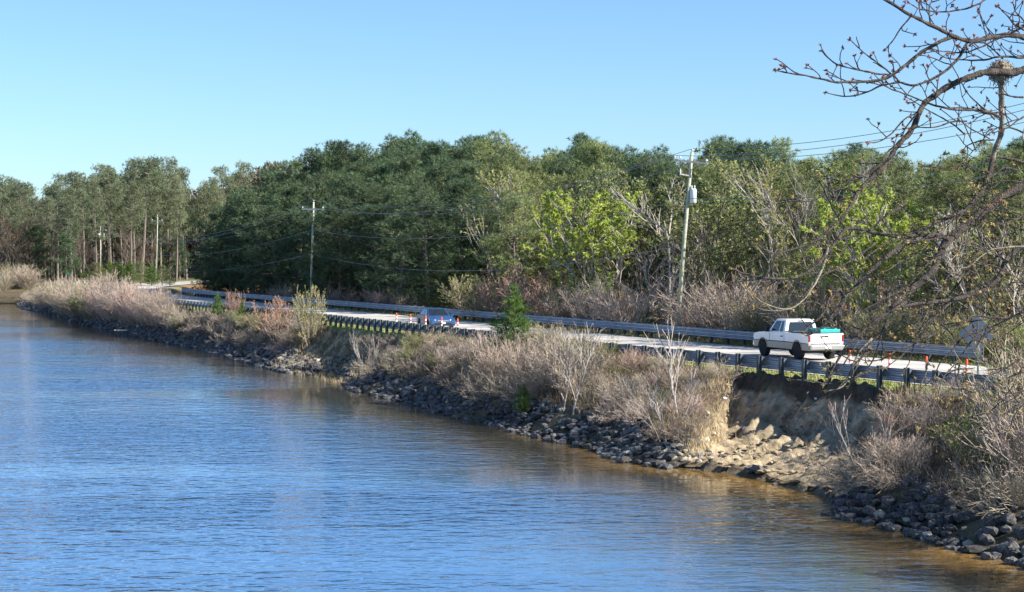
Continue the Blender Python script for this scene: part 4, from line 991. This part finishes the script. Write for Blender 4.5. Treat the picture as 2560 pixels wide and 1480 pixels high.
sg = empty("notice_board", (x, D, min(g0, gg)), label="small green notice board on white posts at the head of the lake", cat="sign"); hh = z_of(677, D) - min(g0, gg)
for dx in (-.42, .42):
    mb = MB(); mb.box((dx, 0, hh / 2), (.13, .1, hh)); part("board_post", mb, M['white_band'], sg)
mb = MB(); mb.box((0, -.02, hh - .42), (.8, .05, .62)); part("board_panel", mb, M['sign_green'], sg)
mb = MB(); mb.box((0, 0, hh + .04), (1.05, .12, .08)); part("board_cap", mb, M['white_band'], sg)
p = at_z(308, 836, 0)
sg = empty("timber_landing", (p.x, p.y - 1.0, -.3), label="tiny pale timber landing on two dark stakes at the far waterline", cat="landing")
for dx in (-.3, .35):
    mb = MB(); mb.tube([(dx, 0, -.4), (dx, 0, .72)], .09, 6); part("stake", mb, M['bark_dark'], sg)
mb = MB(); mb.box((0, 0, .78), (1.3, .5, .12)); part("plank", mb, M['woodlight'], sg)
def litter(px, py, w, h, label, m):
    q = at_ground(px, py); mb = MB(); b = bmesh.new(); bmesh.ops.create_icosphere(b, subdivisions=2, radius=1)
    for v in b.verts: v.co *= 1 + .35 * noise.noise(v.co * 2.1 + Vector((px, py, 0))); v.co.x *= w; v.co.y *= w * .7; v.co.z *= h
    me = bpy.data.meshes.new("litter"); b.to_mesh(me); b.free(); me.materials.append(M[m]); o = link("litter_bag", me); o.location = q + Vector((0, 0, h * .7)); tag(o, label, "litter")
litter(1866, 1080, .17, .12, "crumpled pale blue plastic bag at the foot of the sandy washout", 'white')
litter(1810, 1000, .12, .07, "white scrap of plastic on the bank left of the washout", 'white')
litter(2022, 985, .08, .06, "small white scrap at the top of the sandy washout", 'white')
litter(2040, 1000, .07, .04, "flat light scrap just below the rail in the washout", 'white')
# ------------------------------------------------------------------ foreground tree
def r5(p): return (1900 + .3019 * p[0], .3019 * p[1])
def r6(p): return (1860 + .302 * p[0], 380 + .302 * p[1])
def r4(p): return (1850 + .2817 * p[0], 740 + .2817 * p[1])
def r7(p): return (1500 + .4206 * p[0], 880 + .4206 * p[1])
TR = Vector((7.9, 18.0, 0)); TRZ = gz(7.9, 18)
mt_ = empty("maple_tree", (TR.x, TR.y, TRZ), label="budding bare tree whose dark branches reach in from the right in the foreground", cat="tree")
o0 = Vector((TR.x, TR.y, TRZ))
def loc(p): return Vector(p) - o0
trk = [Vector((7.9, 18, TRZ - .4)), Vector((7.8, 18, 4.5)), Vector((7.55, 18, 7.5)), Vector((7.6, 17.9, 10.5)), Vector((7.3, 17.8, 13.5)), Vector((7.0, 17.7, 17))]
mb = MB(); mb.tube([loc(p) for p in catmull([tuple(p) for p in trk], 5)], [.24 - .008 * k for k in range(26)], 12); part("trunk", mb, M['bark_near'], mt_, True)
LIMBS = []
def limb(fn, pts, t0, t1, d0, d1, m='bark_near', tw=1.0, bud='bud_red', ext=None):
    P = [fn(p) for p in pts]; n = len(P); W_ = []
    for i, (a, b) in enumerate(P):
        D = d0 + (d1 - d0) * i / (n - 1); W_.append(at_d(a, b, D))
    R0 = t0 * 1.0; rads = [(t0 + (t1 - t0) * i / (n - 1)) for i in range(n)]
    if ext is not None:
        e0 = W_[0].copy(); nx = max(1, int((Vector(ext) - e0).length / .45))
        for q in range(1, nx + 1): W_.insert(0, e0.lerp(Vector(ext), q / nx)); rads.insert(0, t0 * (1 + .6 * q / nx))
    C = catmull([tuple(w) for w in W_], 6); m_ = len(C); rr = []
    for k in range(m_):
        u = k / 6; i = min(int(u), len(rads) - 2); rr.append((rads[i] + (rads[i + 1] - rads[i]) * (u - i)) * (.43 if t0 < 10 else .52) * C[k].y / F * (1 + .10 * math.sin(k * 1.7 + t0) + rnd(-.1, .12)))
    C = [c + Vector((noise.noise(c * 2.3), 0, noise.noise(c * 2.3 + Vector((9, 0, 0))))) * .022 + Vector((noise.noise(c * 9), 0, noise.noise(c * 9 + Vector((5, 0, 0))))) * .008 for c in C]
    mb = MB(); mb.tube([loc(c) for c in C], rr, 7); bb = MB()
    L = 0; acc = rnd(.05, .15)
    for k in range(1, m_):
        L += (C[k] - C[k - 1]).length
        if L > acc and k > 1 and k < m_ - 3:
            acc = L + rnd(.08, .20) / max(tw, .01)
            if px_of(C[k].x, C[k].y) > 2640 or tw == 0: continue
            d = (C[k] - C[k - 1]).normalized(); td = (rdir(d, R(rnd(35, 75))) + Vector((-.1, 0, .35 if bud == 'bud_red' else .1))).normalized(); ln = rnd(.08, .34); p = C[k].copy(); pts_ = [p.copy()]
            for q in range(4):
                td = (td + Vector((rnd(-.3, .3), rnd(-.3, .3), rnd(-.15, .35)))).normalized(); p = p + td * ln / 4; pts_.append(p.copy())
            mb.tube([loc(x_) for x_ in pts_], [.0055, .005, .0045, .004, .0035], 4)
            ends = [pts_[-1]]
            if random.random() < .6:
                b2 = pts_[2] + (rdir(td, R(50))) * rnd(.04, .12); mb.tube([loc(pts_[2]), loc(b2)], [.004, .0033], 4); ends.append(b2)
            for e in ends:
                if random.random() < .85: leaf_clump(bb, loc(e), td, 9, .026 if bud == 'bud_red' else .03, .018, .1)
    leaf_clump(bb, loc(C[-1]), d if m_ > 1 else Vector((0, 0, 1)), 9, .03, .018, .1)
    br = part("branch", mb, M[m], mt_, True)
    part("buds", bb, M[bud], br)['kind'] = 'stuff'
    LIMBS.append(br)
T = trk
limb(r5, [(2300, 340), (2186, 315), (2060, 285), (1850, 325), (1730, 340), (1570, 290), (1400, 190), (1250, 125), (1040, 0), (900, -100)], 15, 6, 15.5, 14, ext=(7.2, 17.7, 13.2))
limb(r5, [(1640, 310), (1560, 325), (1400, 400), (1250, 520), (1080, 625), (870, 665), (720, 672), (580, 660), (400, 630), (190, 600), (120, 580)], 10, 3, 14.9, 14)
limb(r5, [(1720, 350), (1640, 480), (1520, 580), (1290, 700), (1160, 690), (1000, 715), (860, 765), (700, 790), (550, 755)], 9, 3, 15.1, 14.6)
limb(r5, [(1160, 690), (1110, 640), (1000, 540), (860, 440), (740, 340)], 6, 3, 14.8, 14.5, tw=1.3)
limb(r5, [(1080, 625), (940, 600), (800, 575), (650, 545), (560, 490), (500, 430)], 6, 3, 14.7, 14.4, tw=1.2)
limb(r5, [(1250, 130), (1180, 230), (1110, 350), (1050, 420)], 5, 3, 14.8, 14.8, tw=.8)
limb(r5, [(1420, 190), (1405, 90), (1415, 0), (1420, -60)], 5, 4, 14.9, 15.2)
limb(r5, [(1900, -20), (1800, 30), (1620, 75), (1450, 85), (1320, 70), (1230, 30)], 6, 3, 15.6, 15)
limb(r5, [(2300, 440), (2180, 480), (2010, 480), (1880, 495), (1700, 490), (1560, 480), (1420, 400)], 8, 3, 15.8, 15, tw=1.2)
limb(r5, [(2010, 480), (1900, 380), (1800, 340)], 5, 4, 15.8, 15.4)
limb(r5, [(2186, 215), (2060, 260), (1960, 320), (1820, 400), (1690, 430), (1560, 420), (1430, 400)], 7, 3, 16, 15.2, tw=1.1)
limb(r5, [(2260, 560), (2186, 570), (2080, 600), (1990, 590), (1850, 600), (1700, 650), (1550, 730), (1400, 830), (1330, 930), (1250, 1080), (1130, 1230), (1050, 1350), (960, 1430)], 19, 11, 16.5, 15.5, ext=(7.4, 17.8, 11.6), tw=.7)
limb(r6, [(1085, 180), (1040, 230), (940, 340), (860, 470), (700, 640), (560, 750), (290, 840), (200, 820), (110, 770)], 11, 3, 15.5, 14.8, bud='bud_gold', tw=.8)
limb(r5, [(1980, 960), (1900, 930), (1780, 910), (1600, 910), (1390, 850), (1200, 780), (1060, 735), (980, 665)], 8, 3, 16.3, 15.2)
limb(r5, [(1260, 950), (1180, 1010), (1100, 1100), (1000, 1160), (900, 1175)], 5, 3, 15.6, 15.2, tw=.3)
limb(r5, [(1300, 930), (1210, 1060), (1160, 1180), (1130, 1215)], 5, 4, 15.6, 15.6, tw=.2)
limb(r5, [(1130, 1215), (1060, 1260), (980, 1370), (870, 1450), (780, 1470)], 6, 3, 15.6, 15.2, tw=.3)
limb(r5, [(1985, 620), (2000, 760), (2000, 860), (1990, 1080), (1940, 1250), (1910, 1400)], 14, 13, 16.4, 16.6, m='bark_near_light', tw=.6)
limb(r6, [(2066, 0), (2040, 160), (1960, 330), (1830, 480), (1750, 520), (1570, 600), (1400, 680), (1290, 690), (1100, 670), (930, 630), (850, 640)], 12, 8, 16.6, 15.8, bud='bud_gold', tw=.7)
limb(r6, [(850, 640), (790, 550), (700, 400), (640, 270), (530, 180)], 6, 3, 15.8, 15.6, bud='bud_gold', tw=.7)
limb(r6, [(850, 640), (770, 740), (640, 900), (520, 990), (330, 1050), (120, 1040), (0, 1010), (-90, 960)], 10, 4, 15.8, 15, bud='bud_gold', tw=.8)
limb(r6, [(940, 340), (850, 300), (720, 330), (560, 400), (400, 405), (290, 375)], 6, 3, 15.4, 15.2, bud='bud_gold', tw=.6)
limb(r6, [(1190, 20), (1100, 100), (1000, 190), (880, 235), (780, 240), (620, 190)], 5, 3, 15.5, 15.4, bud='bud_gold', tw=.4)
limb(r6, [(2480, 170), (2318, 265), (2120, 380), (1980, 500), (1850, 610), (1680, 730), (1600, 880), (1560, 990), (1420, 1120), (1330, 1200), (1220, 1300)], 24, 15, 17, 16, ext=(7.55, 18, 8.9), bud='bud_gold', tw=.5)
limb(r4, [(1480, 60), (1400, 110), (1250, 185), (1080, 330), (940, 470), (850, 590), (770, 720)], 11, 4, 16, 15.5, bud='bud_gold', tw=.4)
limb(r6, [(1680, 725), (1570, 690), (1400, 720), (1270, 780), (1130, 900), (960, 1080), (830, 1190), (780, 1280), (680, 1420)], 14, 8, 16.3, 15.5, bud='bud_gold', tw=.5)
limb(r4, [(930, 30), (870, 130), (760, 240), (650, 330), (600, 350)], 8, 5, 15.5, 15.3, bud='bud_gold', tw=.4)
limb(r6, [(830, 1190), (780, 1130), (700, 1220), (640, 1350), (540, 1450), (490, 1500)], 9, 5, 15.5, 15.2, bud='bud_gold', tw=.4)
limb(r6, [(830, 1190), (800, 1060), (700, 990), (560, 1000), (440, 1030)], 7, 3, 15.5, 15.2, bud='bud_gold', tw=.5)
limb(r6, [(690, 780), (640, 960), (580, 1090), (490, 1220), (370, 1300), (210, 1270), (90, 1200)], 7, 3, 14.6, 14.2, m='bark_near_light', bud='bud_gold', tw=.4)
limb(r6, [(660, 1270), (560, 1240), (440, 1270), (300, 1320), (100, 1330), (-60, 1290)], 5, 3, 15.3, 15, bud='bud_gold', tw=.5)
limb(r4, [(1180, 390), (1060, 520), (960, 700), (900, 790), (760, 830)], 7, 4, 15.7, 15.5, m='bark_near_light', bud='bud_gold', tw=.3)
limb(r6, [(2450, 680), (2318, 770), (2180, 880), (2080, 1060), (1930, 1160), (1700, 1230), (1480, 1260), (1310, 1290)], 16, 7, 15.5, 14.8, ext=(7.6, 18, 7.4), bud='bud_gold', tw=.8)
limb(r6, [(2318, 1040), (2240, 1080), (2150, 1120), (1960, 1150)], 7, 4, 15.3, 15, bud='bud_gold')
limb(r6, [(2318, 960), (2240, 965), (2140, 1010)], 6, 4, 15.3, 15.2, bud='bud_gold')
limb(r6, [(2400, 770), (2318, 780), (2180, 785), (2040, 800), (1950, 870), (1850, 960), (1750, 960)], 8, 3, 15.2, 15, m='bark_near_light', bud='bud_gold', tw=.6)
limb(r6, [(2318, 520), (2240, 560), (2150, 585), (2060, 590)], 5, 3, 15.2, 15, bud='bud_gold')
limb(r4, [(2640, 110), (2520, 140), (2280, 250), (2100, 320), (1970, 370), (1850, 430)], 8, 4, 15, 14.8, bud='bud_gold', ext=(7.7, 18, 6.4))
limb(r4, [(2560, 120), (2400, 190), (2200, 180), (2060, 180), (1990, 240), (1850, 280), (1650, 340), (1560, 300)], 7, 4, 15, 14.6, bud='bud_gold')
limb(r7, [(2640, 250), (2520, 300), (2400, 370), (2270, 440), (2090, 530)], 7, 3, 15, 14.6, bud='bud_gold', tw=.5, ext=(7.8, 18, 5.2))
limb(r7, [(2380, 375), (2280, 360), (2180, 385), (2120, 440)], 4, 3, 14.9, 14.7, bud='bud_gold', tw=.5)
limb(r6, [(1750, 510), (1700, 420), (1620, 320)], 5, 3, 16.2, 16, bud='bud_gold', tw=.8)
limb(r5, [(2190, 815), (2100, 800), (2000, 770), (1960, 775)], 6, 4, 16.4, 16.3)
limb(r5, [(2186, 1100), (2080, 1050), (2000, 1060), (1930, 1090)], 6, 3, 16.5, 16.4)
limb(r5, [(2300, 1400), (2120, 1340), (1960, 1300), (1920, 1300)], 9, 6, 16.8, 16.5, tw=.5)
limb(r5, [(1940, 1150), (1820, 1160), (1720, 1200), (1680, 1260)], 5, 3, 16.4, 16.2, tw=.8)
limb(r5, [(1900, 1140), (1780, 1080), (1640, 990)], 4, 3, 16.4, 16.2, tw=.4)
limb(r5, [(2300, 300), (2200, 260), (2100, 190), (2030, 110), (1975, 50)], 6, 3, 15.8, 15.6, tw=1.3)
limb(r5, [(2186, 180), (2150, 130), (2110, 90), (2095, 25)], 5, 3, 15.8, 15.6, tw=1.4)
limb(r5, [(2186, 960), (2120, 1000), (2060, 1050), (1990, 1085)], 5, 3, 16, 15.8, tw=1.2)
for i in range(46):
    px0 = rnd(2400, 2620); py0 = rnd(240, 1010); a = rnd(2.2, 4.3) if i % 3 else rnd(1.2, 2.2); L0 = rnd(50, 210); P_ = [(px0, py0)]
    for q in range(4): a += rnd(-.45, .45); P_.append((P_[-1][0] + math.cos(a) * L0 / 4, P_[-1][1] + math.sin(a) * L0 / 4))
    D0 = rnd(15, 17.5); limb(lambda p: p, P_, rnd(3.5, 6), 2.4, D0, D0 - rnd(0, .6), bud='bud_red' if py0 < 420 else 'bud_gold', tw=.35)
for i in range(26):
    px0 = rnd(2150, 2600); py0 = rnd(520, 940); a = rnd(2.1, 2.9); L0 = rnd(120, 300); P_ = [(px0, py0)]
    for q in range(5): a += rnd(-.32, .32); P_.append((P_[-1][0] + math.cos(a) * L0 / 5, P_[-1][1] + math.sin(a) * L0 / 5))
    D0 = rnd(15, 17); limb(lambda p: p, P_, rnd(4.5, 7.5), 2.6, D0, D0 - rnd(0, .7), bud='bud_gold', tw=.3)
nb_ = MB(); c = at_d(*r5((1990, 590)), 16.4)
for i in range(520):
    a = Vector((rnd(-1, 1), rnd(-1, 1), rnd(-1, 1))).normalized(); q = a * rnd(.04, .115); q.z *= .8
    b = q + (Vector((rnd(-1, 1), rnd(-1, 1), rnd(-1, 1))).cross(a)).normalized() * rnd(.04, .1)
    if i > 460: b.z -= .07
    nb_.tube([q, (q + b) / 2 + a * .01, b], .0032, 3, cap=False)
core = MB(); core.lathe([(.03, -.09), (.085, -.04), (.1, .0), (.085, .05), (.04, .08)], sides=12); 
nr = empty("bird_nest", tuple(c), label="shaggy grey-brown clump of a nest in the fork at the top right", cat="nest"); part("nest_twigs", nb_, M['nest'], nr); part("nest_core", core, M['nest'], nr)
# trees on the bank just outside the right edge: they shade the shallow water
for (x, y, h) in ((21.5, 40, 7), (19.5, 34, 10)):
    put(random.choice(olivep), x, y, h, "pine on the bank beyond the right edge of the view", "tree", "bank pines outside the view", wide=1.4, name="pine_tree")
for o in PROTO:
    for ch in list(o.children):
        for g2 in list(ch.children): bpy.data.objects.remove(g2)
        bpy.data.objects.remove(ch)
    bpy.data.objects.remove(o)
print("trees", cnt, "shrubs", nb, "objects", len(bpy.data.objects), "faces", sum(len(m.polygons) for m in bpy.data.meshes))
